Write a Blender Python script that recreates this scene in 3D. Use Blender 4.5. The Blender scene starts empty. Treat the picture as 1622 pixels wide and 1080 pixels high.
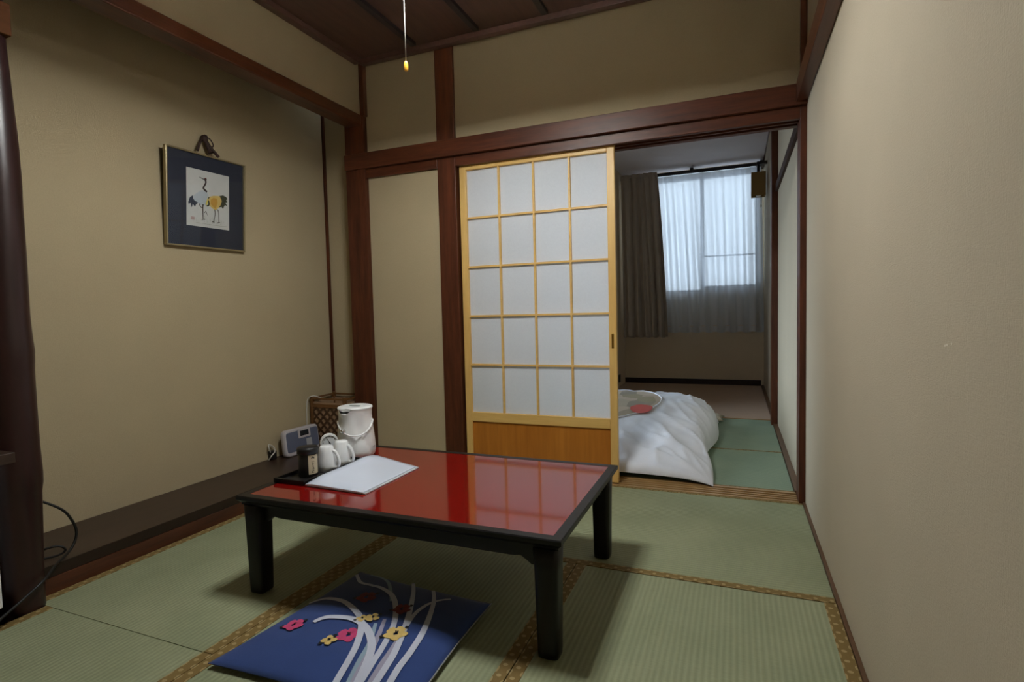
import bpy, bmesh, math, random
from mathutils import Vector, Matrix, noise
random.seed(7)
S = bpy.context.scene
COL = S.collection
PI = math.pi

# ------------------------------------------------------------------ materials
def srgb(r, g, b):
    f = lambda c: (c/255)/12.92 if c/255 <= .04045 else ((c/255+.055)/1.055)**2.4
    return (f(r), f(g), f(b), 1)

class NT:
    def __init__(s, name):
        s.m = bpy.data.materials.new(name); s.m.use_nodes = True
        s.t = s.m.node_tree; s.n = s.t.nodes; s.l = s.t.links
        s.b = s.n['Principled BSDF']; s.out = s.n['Material Output']
    def new(s, t, **kw):
        n = s.n.new(t)
        for k, v in kw.items(): setattr(n, k, v)
        return n
    def link(s, a, b): s.l.new(a, b)
    def math(s, op, a, b=None, c=None):
        n = s.new('ShaderNodeMath', operation=op)
        for i, x in enumerate((a, b, c)):
            if x is None: continue
            if isinstance(x, (int, float)): n.inputs[i].default_value = x
            else: s.link(x, n.inputs[i])
        return n.outputs[0]
    def coord(s, scale=(1, 1, 1), kind='Object'):
        tc = s.new('ShaderNodeTexCoord'); mp = s.new('ShaderNodeMapping')
        mp.inputs['Scale'].default_value = scale
        s.link(tc.outputs[kind], mp.inputs['Vector'])
        return mp.outputs[0]
    def noise(s, vec, scale, detail=3, rough=.5):
        n = s.new('ShaderNodeTexNoise'); s.link(vec, n.inputs['Vector'])
        n.inputs['Scale'].default_value = scale; n.inputs['Detail'].default_value = detail
        n.inputs['Roughness'].default_value = rough
        return n.outputs['Fac']
    def ramp(s, fac, *stops):
        r = s.new('ShaderNodeValToRGB'); s.link(fac, r.inputs['Fac'])
        e = r.color_ramp.elements
        while len(e) < len(stops): e.new(.5)
        for el, (p, c) in zip(e, stops): el.position = p; el.color = c
        return r.outputs['Color']
    def bump(s, h, strength=.3, dist=.001):
        b = s.new('ShaderNodeBump'); s.link(h, b.inputs['Height'])
        b.inputs['Strength'].default_value = strength; b.inputs['Distance'].default_value = dist
        s.link(b.outputs[0], s.b.inputs['Normal'])
    def set(s, **kw):
        for k, v in kw.items(): s.b.inputs[k.replace('_', ' ')].default_value = v
        return s

def scl(c, k): return (c[0]*k, c[1]*k, c[2]*k, 1)

def plain(name, c, rough=.5, **kw):
    t = NT(name)
    v = t.noise(t.coord(), 40, 2)
    t.link(t.ramp(v, (0, scl(c, .94)), (1, scl(c, 1.06))), t.b.inputs['Base Color'])
    t.set(Roughness=rough, **kw)
    return t.m

def wallpaper(name, c):
    t = NT(name)
    co = t.coord()
    big = t.noise(co, 3, 3); fine = t.noise(co, 260, 2, .7)
    w1 = t.noise(t.coord((400, 400, 60)), 1, 2); w2 = t.noise(t.coord((60, 60, 400)), 1, 2)
    f = t.math('ADD', t.math('MULTIPLY', big, .35), t.math('MULTIPLY', fine, .65))
    t.link(t.ramp(f, (.25, scl(c, .90)), (.75, scl(c, 1.08))), t.b.inputs['Base Color'])
    t.bump(t.math('ADD', fine, t.math('ADD', w1, w2)), .35, .0012)
    t.set(Roughness=.92, Specular_IOR_Level=.2)
    return t.m

def wood(name, c1, c2, axis='z', rough=.4, grain=1.0, spec=.5):
    t = NT(name)
    k = {'x': (2.2, 26, 26), 'y': (26, 2.2, 26), 'z': (26, 26, 2.2)}[axis]
    co = t.coord(tuple(x*grain for x in k))
    a = t.noise(co, 1.0, 6, .62)
    b = t.noise(t.coord(tuple(x*grain*5 for x in k)), 1.0, 3)
    f = t.math('ADD', t.math('MULTIPLY', a, .75), t.math('MULTIPLY', b, .25))
    t.link(t.ramp(f, (.32, c1), (.68, c2)), t.b.inputs['Base Color'])
    t.bump(f, .15, .001)
    t.set(Roughness=rough, Specular_IOR_Level=spec)
    return t.m

def cloth(name, c, scale=700, bump=.3, rough=.9, sheen=.2):
    t = NT(name)
    co = t.coord()
    f = t.noise(co, scale, 2, .6); g = t.noise(co, 9, 3)
    h = t.math('ADD', t.math('MULTIPLY', f, .6), t.math('MULTIPLY', g, .4))
    t.link(t.ramp(h, (.25, scl(c, .85)), (.75, scl(c, 1.12))), t.b.inputs['Base Color'])
    t.bump(f, bump, .001)
    t.set(Roughness=rough, Sheen_Weight=sheen, Specular_IOR_Level=.2)
    return t.m

def tatami_mat_material(name, c1, c2):
    t = NT(name)
    uv = t.new('ShaderNodeUVMap'); sp = t.new('ShaderNodeSeparateXYZ'); t.link(uv.outputs[0], sp.inputs[0])
    u, v = sp.outputs[0], sp.outputs[1]                  # u along the long side, v across, metres
    rib = t.math('SINE', t.math('MULTIPLY', v, 2*PI/.0165))
    mp = t.new('ShaderNodeMapping'); t.link(uv.outputs[0], mp.inputs[0]); mp.inputs['Scale'].default_value = (520, 26, 1)
    rush = t.noise(mp.outputs[0], 1, 3, .7)
    big = t.noise(t.coord(), 4, 3)
    f = t.math('ADD', t.math('ADD', t.math('MULTIPLY', rush, .5), t.math('MULTIPLY', big, .5)), t.math('MULTIPLY', rib, .08))
    t.link(t.ramp(f, (.28, c1), (.72, c2)), t.b.inputs['Base Color'])
    t.bump(t.math('ADD', rib, t.math('MULTIPLY', rush, .8)), .32, .0016)
    t.set(Roughness=.62, Specular_IOR_Level=.35)
    return t.m

def heri_material(name):
    t = NT(name)
    uv = t.new('ShaderNodeUVMap'); sp = t.new('ShaderNodeSeparateXYZ'); t.link(uv.outputs[0], sp.inputs[0])
    u, v = sp.outputs[0], sp.outputs[1]                  # u along, v across (0..1)
    def ell(off, cv, ru, rv):
        a = t.math('SUBTRACT', t.math('FRACT', t.math('ADD', t.math('DIVIDE', u, .046), off)), .5)
        b = t.math('SUBTRACT', v, cv)
        d = t.math('ADD', t.math('POWER', t.math('DIVIDE', a, ru), 2), t.math('POWER', t.math('DIVIDE', b, rv), 2))
        return t.math('LESS_THAN', d, 1)
    dots = t.math('MAXIMUM', ell(0, .42, .13, .2), ell(.5, .95, .2, .14))
    dots = t.math('MAXIMUM', dots, ell(.5, .04, .28, .1))
    f = t.noise(t.coord(), 900, 2)
    base = t.ramp(f, (.3, srgb(116, 94, 52)), (.7, srgb(138, 114, 66)))
    mx = t.new('ShaderNodeMix', data_type='RGBA'); t.link(t.math('MULTIPLY', dots, .6), mx.inputs['Factor'])
    t.link(base, mx.inputs['A']); mx.inputs['B'].default_value = srgb(192, 170, 122)
    t.link(mx.outputs['Result'], t.b.inputs['Base Color'])
    t.bump(f, .3, .0008); t.set(Roughness=.75, Specular_IOR_Level=.3)
    return t.m

def translucent(name, c, mixf, transp=0.0, weave=0):
    t = NT(name); t.n.remove(t.b)
    d = t.new('ShaderNodeBsdfDiffuse'); tr = t.new('ShaderNodeBsdfTranslucent')
    f = t.noise(t.coord(), 120, 4, .7)
    col = t.ramp(f, (.2, scl(c, .95)), (.8, scl(c, 1.03)))
    t.link(col, d.inputs[0]); t.link(col, tr.inputs[0])
    m = t.new('ShaderNodeMixShader'); m.inputs[0].default_value = mixf
    t.link(d.outputs[0], m.inputs[1]); t.link(tr.outputs[0], m.inputs[2])
    o = m.outputs[0]
    if transp:
        tp = t.new('ShaderNodeBsdfTransparent'); m2 = t.new('ShaderNodeMixShader'); m2.inputs[0].default_value = transp
        t.link(o, m2.inputs[1]); t.link(tp.outputs[0], m2.inputs[2]); o = m2.outputs[0]
    t.link(o, t.out.inputs[0])
    return t.m

def glass_pane(name, tint=(1, 1, 1, 1), rough=.02, ior=1.5):
    t = NT(name); t.n.remove(t.b)
    g = t.new('ShaderNodeBsdfGlossy'); g.inputs['Roughness'].default_value = rough
    tp = t.new('ShaderNodeBsdfTransparent'); tp.inputs[0].default_value = tint
    fr = t.new('ShaderNodeFresnel'); fr.inputs[0].default_value = ior
    m = t.new('ShaderNodeMixShader')
    t.link(fr.outputs[0], m.inputs[0]); t.link(tp.outputs[0], m.inputs[1]); t.link(g.outputs[0], m.inputs[2])
    t.link(m.outputs[0], t.out.inputs[0])
    return t.m

def emitter(name, c, strength):
    t = NT(name); t.set(Base_Color=c, Emission_Color=c, Emission_Strength=strength)
    return t.m

M = {}
M['wall'] = wallpaper('beige_wallpaper', srgb(184, 168, 136))
M['wall_right'] = wallpaper('grey_beige_wallpaper', srgb(190, 178, 156))
M['wall_far'] = wallpaper('bedroom_wallpaper', srgb(210, 190, 160))
M['ceil_white'] = wallpaper('white_ceiling_paper', srgb(226, 216, 214))
M['dark_z'] = wood('dark_brown_post_wood', srgb(58, 27, 15), srgb(98, 52, 30), 'z', .45, 1.0, .3)
M['dark_x'] = wood('dark_brown_beam_wood', srgb(58, 27, 15), srgb(98, 52, 30), 'x', .42, 1.0, .35)
M['dark_y'] = wood('dark_brown_rail_wood', srgb(58, 27, 15), srgb(98, 52, 30), 'y', .32)
M['dark_matte'] = wood('dark_matte_rail_wood', srgb(40, 24, 16), srgb(66, 40, 26), 'y', .7, 1.0, .2)
M['ceil'] = wood('ceiling_board_wood', srgb(74, 50, 44), srgb(96, 66, 56), 'y', .45)
M['batten'] = wood('ceiling_batten_wood', srgb(34, 26, 28), srgb(48, 38, 40), 'y', .45)
M['toko'] = wood('alcove_board_wood', srgb(50, 36, 28), srgb(68, 50, 40), 'y', .38)
M['toko_edge'] = wood('alcove_sill_wood', srgb(28, 14, 9), srgb(44, 22, 14), 'y', .3)
M['log'] = wood('polished_log', srgb(30, 14, 14), srgb(54, 26, 24), 'z', .36, .6)
M['endgrain'] = wood('pale_rail_end', srgb(70, 40, 18), srgb(90, 54, 26), 'y', .75, 1.0, .15)
M['sill'] = wood('threshold_wood', srgb(158, 122, 78), srgb(188, 150, 100), 'x', .35)
M['sill_dark'] = wood('threshold_groove', srgb(58, 38, 22), srgb(76, 50, 30), 'x', .5)
M['edge_wood'] = wood('floor_edge_wood', srgb(84, 58, 38), srgb(112, 80, 54), 'y', .4)
M['shoji_z'] = wood('pale_cedar_stile', srgb(220, 174, 98), srgb(238, 198, 122), 'z', .42)
M['shoji_x'] = wood('pale_cedar_rail', srgb(220, 174, 98), srgb(238, 198, 122), 'x', .42)
M['shoji_panel'] = wood('orange_cedar_panel', srgb(166, 98, 26), srgb(200, 128, 46), 'z', .4, .45)
M['paper'] = translucent('shoji_paper', srgb(247, 250, 255), .40)
M['brass'] = plain('brass', srgb(150, 112, 44), .35, Metallic=.9)
M['tatami'] = tatami_mat_material('tatami_rush', srgb(134, 142, 110), srgb(164, 168, 134))
M['tatami_b'] = tatami_mat_material('tatami_rush_bedroom', srgb(124, 146, 124), srgb(152, 168, 142))
M['heri'] = heri_material('tatami_border_brocade')
M['carpet'] = cloth('brown_carpet', srgb(154, 112, 64), 300, .6, 1, .3)
M['red'] = NT('red_lacquer').set(Base_Color=srgb(130, 12, 9), Roughness=.09, Specular_IOR_Level=.5, Coat_Weight=.55, Coat_Roughness=.05).m
M['black'] = plain('black_lacquer', srgb(15, 12, 12), .38, Specular_IOR_Level=.32)
M['black_matte'] = plain('black_plastic', srgb(24, 22, 24), .45)
M['cable'] = plain('black_rubber', srgb(20, 18, 18), .5)
M['blue'] = cloth('blue_cushion_cloth', srgb(50, 72, 128), 500, .25)
M['navy_side'] = cloth('cushion_underside', srgb(40, 50, 84), 500, .25)
M['piping'] = cloth('grey_piping', srgb(150, 150, 156), 600, .2)
M['leaf1'] = cloth('pale_embroidery', srgb(206, 210, 226), 900, .2)
M['leaf2'] = cloth('lilac_embroidery', srgb(166, 162, 184), 900, .2)
M['leaf3'] = cloth('grey_blue_embroidery', srgb(150, 172, 190), 900, .2)
M['pink'] = cloth('pink_embroidery', srgb(206, 72, 120), 900, .2)
M['yellow'] = cloth('yellow_embroidery', srgb(220, 190, 116), 900, .2)
M['redflower'] = cloth('dark_red_embroidery', srgb(120, 30, 32), 900, .2)
M['stem'] = cloth('black_embroidery', srgb(26, 28, 36), 900, .2)
M['white_pl'] = plain('white_plastic', srgb(238, 238, 237), .3)
M['mug'] = plain('white_china', srgb(242, 243, 243), .22)
M['slot'] = plain('grey_recess', srgb(140, 146, 144), .5)
M['chrome'] = plain('chrome', srgb(220, 220, 220), .12, Metallic=1.0)
M['label'] = plain('cream_label_paper', srgb(206, 192, 164), .7)
M['ink'] = plain('black_ink', srgb(24, 22, 20), .7)
M['sheet'] = plain('white_sheet_paper', srgb(224, 228, 232), .5)
M['sleeve'] = NT('glossy_clear_sleeve').set(Base_Color=srgb(220, 228, 244), Roughness=.16, Specular_IOR_Level=.6).m
M['scale_blue'] = plain('slate_rubber', srgb(98, 104, 126), .55)
M['scale_white'] = plain('pearl_plastic', srgb(196, 190, 194), .35)
M['screen'] = plain('dark_display', srgb(36, 38, 44), .2)
M['sticker'] = plain('grey_sticker', srgb(164, 166, 172), .5)
M['bamboo'] = wood('brown_bamboo', srgb(88, 56, 26), srgb(124, 84, 44), 'x', .45)
M['bamboo_lat'] = wood('pale_lattice', srgb(62, 38, 20), srgb(86, 56, 30), 'z', .5)
M['basket_paper'] = plain('lattice_backing', srgb(158, 128, 98), .8)
M['cord_w'] = plain('white_cord', srgb(206, 202, 192), .5)
M['frame'] = plain('champagne_frame', srgb(158, 144, 110), .3, Metallic=.6)
M['matboard'] = plain('navy_matboard', srgb(32, 38, 54), .7)
M['artpaper'] = plain('art_paper', srgb(196, 196, 192), .8)
M['a_white'] = plain('art_pale_feathers', srgb(176, 184, 190), .8)
M['a_dark'] = plain('art_slate_feathers', srgb(52, 56, 70), .8)
M['a_green'] = plain('art_dark_green_feathers', srgb(56, 58, 40), .8)
M['a_gold'] = plain('art_gold_feathers', srgb(190, 146, 62), .8)
M['a_gold2'] = plain('art_pale_gold', srgb(200, 172, 100), .8)
M['a_yel'] = plain('art_yellow', srgb(206, 190, 96), .8)
M['a_line'] = plain('art_ink_brown', srgb(60, 48, 44), .8)
M['a_red'] = plain('art_red', srgb(150, 60, 50), .8)
M['a_seal'] = plain('art_seal_pink', srgb(176, 150, 146), .8)
M['a_grass'] = plain('art_grey_green', srgb(150, 156, 140), .8)
M['glazing'] = glass_pane('picture_glazing', (1, 1, 1, 1), .03, 1.22)
M['cordbrown'] = plain('brown_cord', srgb(52, 30, 22), .7)
M['knob'] = plain('yellow_knob', srgb(216, 160, 50), .35)
M['duvet'] = cloth('white_cotton', srgb(234, 236, 244), 500, .15, .85, .1)
M['pillow'] = cloth('cream_cotton', srgb(196, 184, 160), 500, .2)
M['drape'] = cloth('beige_drape', srgb(178, 166, 152), 400, .3)
def sheer_material():
    t = NT('sheer_voile'); t.n.remove(t.b)
    d = t.new('ShaderNodeBsdfDiffuse'); tr = t.new('ShaderNodeBsdfTranslucent'); tp = t.new('ShaderNodeBsdfTransparent')
    d.inputs[0].default_value = srgb(238, 240, 244); tr.inputs[0].default_value = srgb(172, 175, 180)
    m = t.new('ShaderNodeMixShader')
    t.link(d.outputs[0], m.inputs[1]); t.link(tr.outputs[0], m.inputs[2])
    lw = t.new('ShaderNodeLayerWeight'); lw.inputs[0].default_value = .5     # a weave closes up when seen edge on
    f = t.math('MULTIPLY', t.math('SUBTRACT', 1.0, lw.outputs['Facing']), .10)
    t.link(t.math('MULTIPLY', t.math('SUBTRACT', 1.0, lw.outputs['Facing']), .56), m.inputs[0])
    m2 = t.new('ShaderNodeMixShader'); t.link(f, m2.inputs[0])
    t.link(m.outputs[0], m2.inputs[1]); t.link(tp.outputs[0], m2.inputs[2])
    t.link(m2.outputs[0], t.out.inputs[0]); return t.m
M['sheer'] = sheer_material()
M['rail'] = plain('dark_rail', srgb(34, 30, 32), .4)
M['alu'] = plain('window_aluminium', srgb(120, 124, 130), .4, Metallic=.5)
M['pane'] = glass_pane('window_glass', (.97, .99, 1, 1))
M['lampshade_tan'] = translucent('tan_lampshade', srgb(168, 138, 92), .3)
M['shade'] = translucent('white_lampshade', srgb(248, 244, 236), .85)
M['tube'] = emitter('fluorescent_tube', (.97, 1.0, .985, 1), 235)
M['scratch'] = plain('scuff_white', srgb(214, 206, 190), .9)
M['logo'] = plain('grey_print', srgb(130, 110, 116), .6)

def quilt_material():
    t = NT('patterned_blanket')
    v = t.new('ShaderNodeTexVoronoi'); t.link(t.coord(), v.inputs['Vector']); v.inputs['Scale'].default_value = 9
    sp = t.new('ShaderNodeSeparateColor'); t.link(v.outputs['Color'], sp.inputs[0])
    t.link(t.ramp(sp.outputs[0], (.0, srgb(176, 160, 136)), (.35, srgb(150, 140, 124)), (.6, srgb(196, 180, 156)), (.8, srgb(190, 170, 150)), (1, srgb(160, 148, 120))), t.b.inputs['Base Color'])
    t.set(Roughness=.9); return t.m
M['quilt'] = quilt_material()
M['quilt_red'] = cloth('red_blanket_print', srgb(196, 70, 56), 500, .2)

# ------------------------------------------------------------------ mesh helpers
def quad(bm, pts, mi=0):
    f = bm.faces.new([bm.verts.new(p) for p in pts]); f.material_index = mi; return f

def box(bm, x0, x1, y0, y1, z0, z1, mi=0):
    c = [bm.verts.new((x, y, z)) for x in (x0, x1) for y in (y0, y1) for z in (z0, z1)]
    for i in ((0, 1, 3, 2), (4, 6, 7, 5), (0, 4, 5, 1), (2, 3, 7, 6), (0, 2, 6, 4), (1, 5, 7, 3)):
        f = bm.faces.new([c[k] for k in i]); f.material_index = mi

def tube(bm, pts, r, seg=8, mi=0, cap=True):
    pts = [Vector(p) for p in pts]; rings = []; up = None
    for i, p in enumerate(pts):
        d = (pts[min(i+1, len(pts)-1)] - pts[max(i-1, 0)]).normalized()
        if up is None:
            up = Vector((0, 0, 1)) if abs(d.z) < .9 else Vector((1, 0, 0))
        a = d.cross(up).normalized(); b = a.cross(d).normalized(); up = b
        rr = r[i] if isinstance(r, (list, tuple)) else r
        rings.append([bm.verts.new(p + rr*(a*math.cos(2*PI*k/seg) + b*math.sin(2*PI*k/seg))) for k in range(seg)])
    for A, B in zip(rings, rings[1:]):
        for k in range(seg):
            f = bm.faces.new((A[k], A[(k+1) % seg], B[(k+1) % seg], B[k])); f.smooth = True; f.material_index = mi
    if cap:
        for R in (rings[0][::-1], rings[-1]):
            f = bm.faces.new(R); f.material_index = mi

def smooth_path(pts, n=6):
    pts = [Vector(p) for p in pts]; out = []
    for i in range(len(pts)-1):
        p0, p1, p2, p3 = pts[max(i-1, 0)], pts[i], pts[i+1], pts[min(i+2, len(pts)-1)]
        for k in range(n):
            t = k/n
            out.append(.5*((2*p1) + (-p0+p2)*t + (2*p0-5*p1+4*p2-p3)*t*t + (-p0+3*p1-3*p2+p3)*t**3))
    out.append(pts[-1]); return out

def lathe(bm, prof, c, seg=40, sx=1, sy=1, mi=0, capb=True, capt=True):
    rings = []
    for r, z in prof:
        rings.append([bm.verts.new((c[0]+sx*r*math.cos(2*PI*k/seg), c[1]+sy*r*math.sin(2*PI*k/seg), c[2]+z)) for k in range(seg)])
    for A, B in zip(rings, rings[1:]):
        for k in range(seg):
            f = bm.faces.new((A[k], A[(k+1) % seg], B[(k+1) % seg], B[k])); f.smooth = True; f.material_index = mi
    if capb: bm.faces.new(rings[0][::-1]).material_index = mi
    if capt: bm.faces.new(rings[-1]).material_index = mi

def obj(name, bm, mats, parent=None, bevel=0, smooth=False, kind=None, solid=0, subs=0):
    bmesh.ops.recalc_face_normals(bm, faces=bm.faces)
    me = bpy.data.meshes.new(name)
    o = bpy.data.objects.new(name, me); COL.objects.link(o)
    if parent is not None:
        root = parent
        off = Vector((0, 0, 0))
        while root is not None:
            off += root.location; root = root.parent
        bmesh.ops.translate(bm, verts=bm.verts, vec=-off)
        o.parent = parent
    bm.to_mesh(me); bm.free()
    for m in (mats if isinstance(mats, (list, tuple)) else [mats]): me.materials.append(m)
    if smooth:
        for p in me.polygons: p.use_smooth = True
    if solid:
        md = o.modifiers.new('thickness', 'SOLIDIFY'); md.thickness = solid; md.offset = 0
    if bevel:
        md = o.modifiers.new('bevel', 'BEVEL'); md.width = bevel; md.segments = 2; md.limit_method = 'ANGLE'
    if subs:
        md = o.modifiers.new('subdivision', 'SUBSURF'); md.levels = subs; md.render_levels = subs
    if kind: o['kind'] = kind
    return o

def tag(o, label, cat, group=None):
    o['label'] = label; o['category'] = cat
    if group: o['group'] = group
    return o

def thing(name, loc, label, cat, group=None):
    o = bpy.data.objects.new(name, None); COL.objects.link(o); o.location = loc
    o.empty_display_size = .05
    return tag(o, label, cat, group)

def bx(name, dims, mat, parent=None, bevel=0, kind=None):
    bm = bmesh.new(); box(bm, *dims); return obj(name, bm, mat, parent, bevel, kind=kind)

def struct(name, boxes, mat, bevel=.002, parent=None):
    bm = bmesh.new()
    for b in boxes: box(bm, *b)
    return obj(name, bm, mat, parent, bevel, kind='structure')

# ------------------------------------------------------------------ camera
R_ = Vector((0.92595851, 0.37684497, -0.02426323)); U_ = Vector((0.00239105, 0.05839999, 0.9982904)); F_ = Vector((-0.37761769, 0.92443351, -0.05317491))
cam = bpy.data.cameras.new('camera'); co = bpy.data.objects.new('camera', cam); COL.objects.link(co)
mw = Matrix(((R_.x, U_.x, -F_.x, -0.3039), (R_.y, U_.y, -F_.y, -2.8903), (R_.z, U_.z, -F_.z, 0.9447), (0, 0, 0, 1)))
co.matrix_world = mw
cam.sensor_width = 36; cam.lens = 869.73*36/1622; cam.clip_start = .02
S.camera = co

# ------------------------------------------------------------------ the room shell
ZC = 2.506; FR = -3.7; XL = -2.893
struct('floor', [(-3.0, .1, FR-.1, 4.3, -.16, -.06)], M['sill_dark'], 0)
struct('ceiling', [(-3.0, .05, FR-.1, .1, ZC, ZC+.05)], M['ceil'], 0)
struct('ceiling_bedroom', [(-1.7, .05, .1, 4.25, 2.605, 2.66)], M['ceil_white'], 0)
# ceiling battens and cornice
n = 1
def trim(boxes, mat, bevel=.002):
    global n
    o = struct('trim_%d' % n, boxes, mat, bevel); n += 1; return o
for x in (-2.02, -1.62, -1.222, -.82, -.42):
    trim([(x-.017, x+.017, FR, -.08, ZC-.022, ZC)], M['batten'])
trim([(-2.43, -.0, -.045, .0, ZC-.03, ZC)], M['ceil'])
trim([(-2.463, -2.42, FR, -.045, ZC-.03, ZC)], M['ceil'])

# right wall (through both rooms)
struct('wall_right', [(0, .1, FR, 4.2, -.06, 2.66)], M['wall_right'], 0)
bm = bmesh.new()
for (y0, z0, y1, z1) in ((-1.836, .8745, -1.853, .878), (-1.865, .8795, -1.870, .8805)):
    w = .0016
    quad(bm, [(-.0006, y0, z0-w), (-.0006, y1, z1-w), (-.0006, y1, z1+w), (-.0006, y0, z0+w)])
bm.faces.ensure_lookup_table()
sc = obj('wall_scuff', bm, M['scratch'], kind='structure')
# front wall behind the camera, left wall
struct('wall_front', [(-3.0, .1, FR-.1, FR, -.06, ZC)], M['wall'], 0)
struct('wall_left_alcove', [(XL-.1, XL, FR, .35, -.06, ZC)], M['wall'], 0)
struct('wall_alcove_side', [(XL, -2.46, .148, .23, 0, ZC)], M['wall'], 0)
struct('wall_light_seal', [(-2.50, -1.70, .10, .20, -.06, 2.66)], M['wall_far'], 0)  # unseen box added to stop sky light leaking in behind the walls
struct('wall_left', [(-2.53, -2.465, -1.86, -.0, 2.18, ZC)], M['wall'], 0)
struct('wall_left_front', [(-2.53, -2.465, FR, -1.9, 1.95, ZC)], M['wall'], 0)
# back wall panels
struct('wall_back', [(-2.50, -1.89, .02, .08, 0, ZC), (-1.87, 0, .02, .08, 1.90, ZC), (-1.89, -1.87, .02, .08, 1.9, ZC)], M['wall'], 0)
# bedroom shell
SY0, SY1, SZ0, SZ1 = .22, 2.05, .12, 1.50
struct('wall_bedroom_left', [(-1.70, -1.62, .1, SY0, -.06, 2.66), (-1.70, -1.62, SY1, 4.2, -.06, 2.66), (-1.70, -1.62, SY0, SY1, -.06, SZ0), (-1.70, -1.62, SY0, SY1, SZ1, 2.66)], M['wall_far'], 0)
struct('wall_bedroom_front', [(-1.72, 0, .10, .15, 1.9, 2.66)], M['wall_far'], 0)
# far wall with the window opening
WX0, WX1, WZ0, WZ1 = -1.33, -.05, 1.12, 2.52
struct('wall_bedroom_far', [(-1.7, WX0, 4.167, 4.25, -.06, 2.66), (WX1, .0, 4.167, 4.25, -.06, 2.66), (WX0, WX1, 4.167, 4.25, -.06, WZ0), (WX0, WX1, 4.167, 4.25, WZ1, 2.66)], M['wall_far'], 0)

# posts, rails and beams
trim([(-1.935, -1.816, 0, .10, 0, 1.86), (-1.935, -1.816, 0, .10, 1.94, ZC)], M['dark_z'], .003)       # pillar in the back wall
trim([(-2.585, -2.440, -.015, .148, 0, 2.18), (-2.462, -2.430, -.015, .1, 2.18, ZC)], M['dark_z'], .003)    # corner post of the alcove
trim([(-.028, 0, 0, .12, 0, ZC)], M['dark_z'], .002)                          # post at the right wall
trim([(-2.585, 0, -.028, .02, 1.855, 1.95)], M['dark_x'], .003)               # lintel rail over the opening
trim([(-2.45, -1.935, .0, .02, 1.80, 1.855), (-1.816, -.028, .0, .026, 1.80, 1.855), (-1.816, -.028, .062, .074, 1.80, 1.855), (-1.816, -.028, .110, .15, 1.80, 1.855), (-1.816, -.028, .026, .11, 1.838, 1.90)], M['dark_x'], .002)
trim([(-.046, 0, FR, -.028, 1.868, 1.960)], M['dark_y'], .003)                # rail along the right wall
trim([(-2.562, -2.452, -1.86, -.015, 2.120, 2.185)], M['dark_y'], .006)          # beam over the alcove
trim([(XL+.0, XL+.018, .132, .148, .1, ZC)], M['dark_z'], .002)               # slim strip in the alcove corner
# threshold with grooves
trim([(-1.816, -.028, -.004, .158, -.06, -.014)], M['sill_dark'], 0)
trim([(-1.816, -.028, a, b, -.0145, .004) for a, b in ((.0, .016), (.036, .048), (.068, .080), (.100, .112), (.136, .158))], M['sill'], .001)
trim([(-.012, 0, FR, 0, -.06, .008)], M['edge_wood'], .001)
trim([(-.03, 0, .16, 4.16, -.06, .012)], M['edge_wood'], .001)
trim([(-2.45, -1.935, -.012, .02, -.06, .01)], M['edge_wood'], .001)
# bedroom posts and rails
trim([(-.046, 0, 1.86, 1.98, 0, 2.605)], M['dark_z'])
trim([(-.018, 0, .12, 1.86, 1.82, 1.88)], M['dark_matte'])
trim([(-.012, 0, 1.98, 4.16, 2.59, 2.605)], M['dark_y'])
struct('baseboard_bedroom_far', [(-1.62, -.03, 4.14, 4.167, 0, .07)], M['toko_edge'])
# alcove floor and front edge
trim([(XL, -2.53, -1.95, .148, .05, .099)], M['toko'], 0)
trim([(-2.535, -2.517, -1.86, -.015, .058, .100)], M['toko_edge'], .002)
trim([(-2.535, -2.515, -1.86, -.015, -.06, .058)], M['dark_y'], .002)
# natural log post at the near end of the alcove
bm = bmesh.new()
KN = [(-.02, .052), (.119, .053), (.334, .061), (.398, .063), (.425, .069), (.462, .068), (.548, .066), (.675, .066), (.80, .067), (.844, .071), (.90, .067), (.97, .064), (1.179, .065), (1.333, .0645), (1.408, .066), (1.54, .064), (1.614, .061), (1.75, .056), (1.84, .052), (2.5, .05)]
prof = []
for i in range(81):
    z = -.02 + i*(2.5/80)
    for (za, ra), (zb, rb) in zip(KN, KN[1:]):
        if za <= z <= zb: prof.append((ra+(rb-ra)*(z-za)/(zb-za), z)); break
rings = []
for r, z in prof:
    ring = []
    for k in range(28):
        a = 2*PI*k/28
        rr = r*(1+.035*noise.noise(Vector((math.cos(a)*1.5, math.sin(a)*1.5, z*3))))
        ring.append(bm.verts.new((-2.49+rr*math.cos(a), -1.865+rr*math.sin(a), z)))
    rings.append(ring)
for A, B in zip(rings, rings[1:]):
    for k in range(28):
        bm.faces.new((A[k], A[(k+1) % 28], B[(k+1) % 28], B[k])).smooth = True
bm.faces.new(rings[0][::-1]); bm.faces.new(rings[-1])
obj('trim_%d' % n, bm, M['log'], kind='structure'); n += 1
trim([(-2.48, -2.43, FR, -1.820, 1.855, 1.955)], M['endgrain'], .003)
# dark boarding of the recess beyond the log
struct('wall_recess_side', [(XL, -2.545, -1.95, -1.90, -.06, 1.95)], M['toko_edge'], 0)

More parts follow.
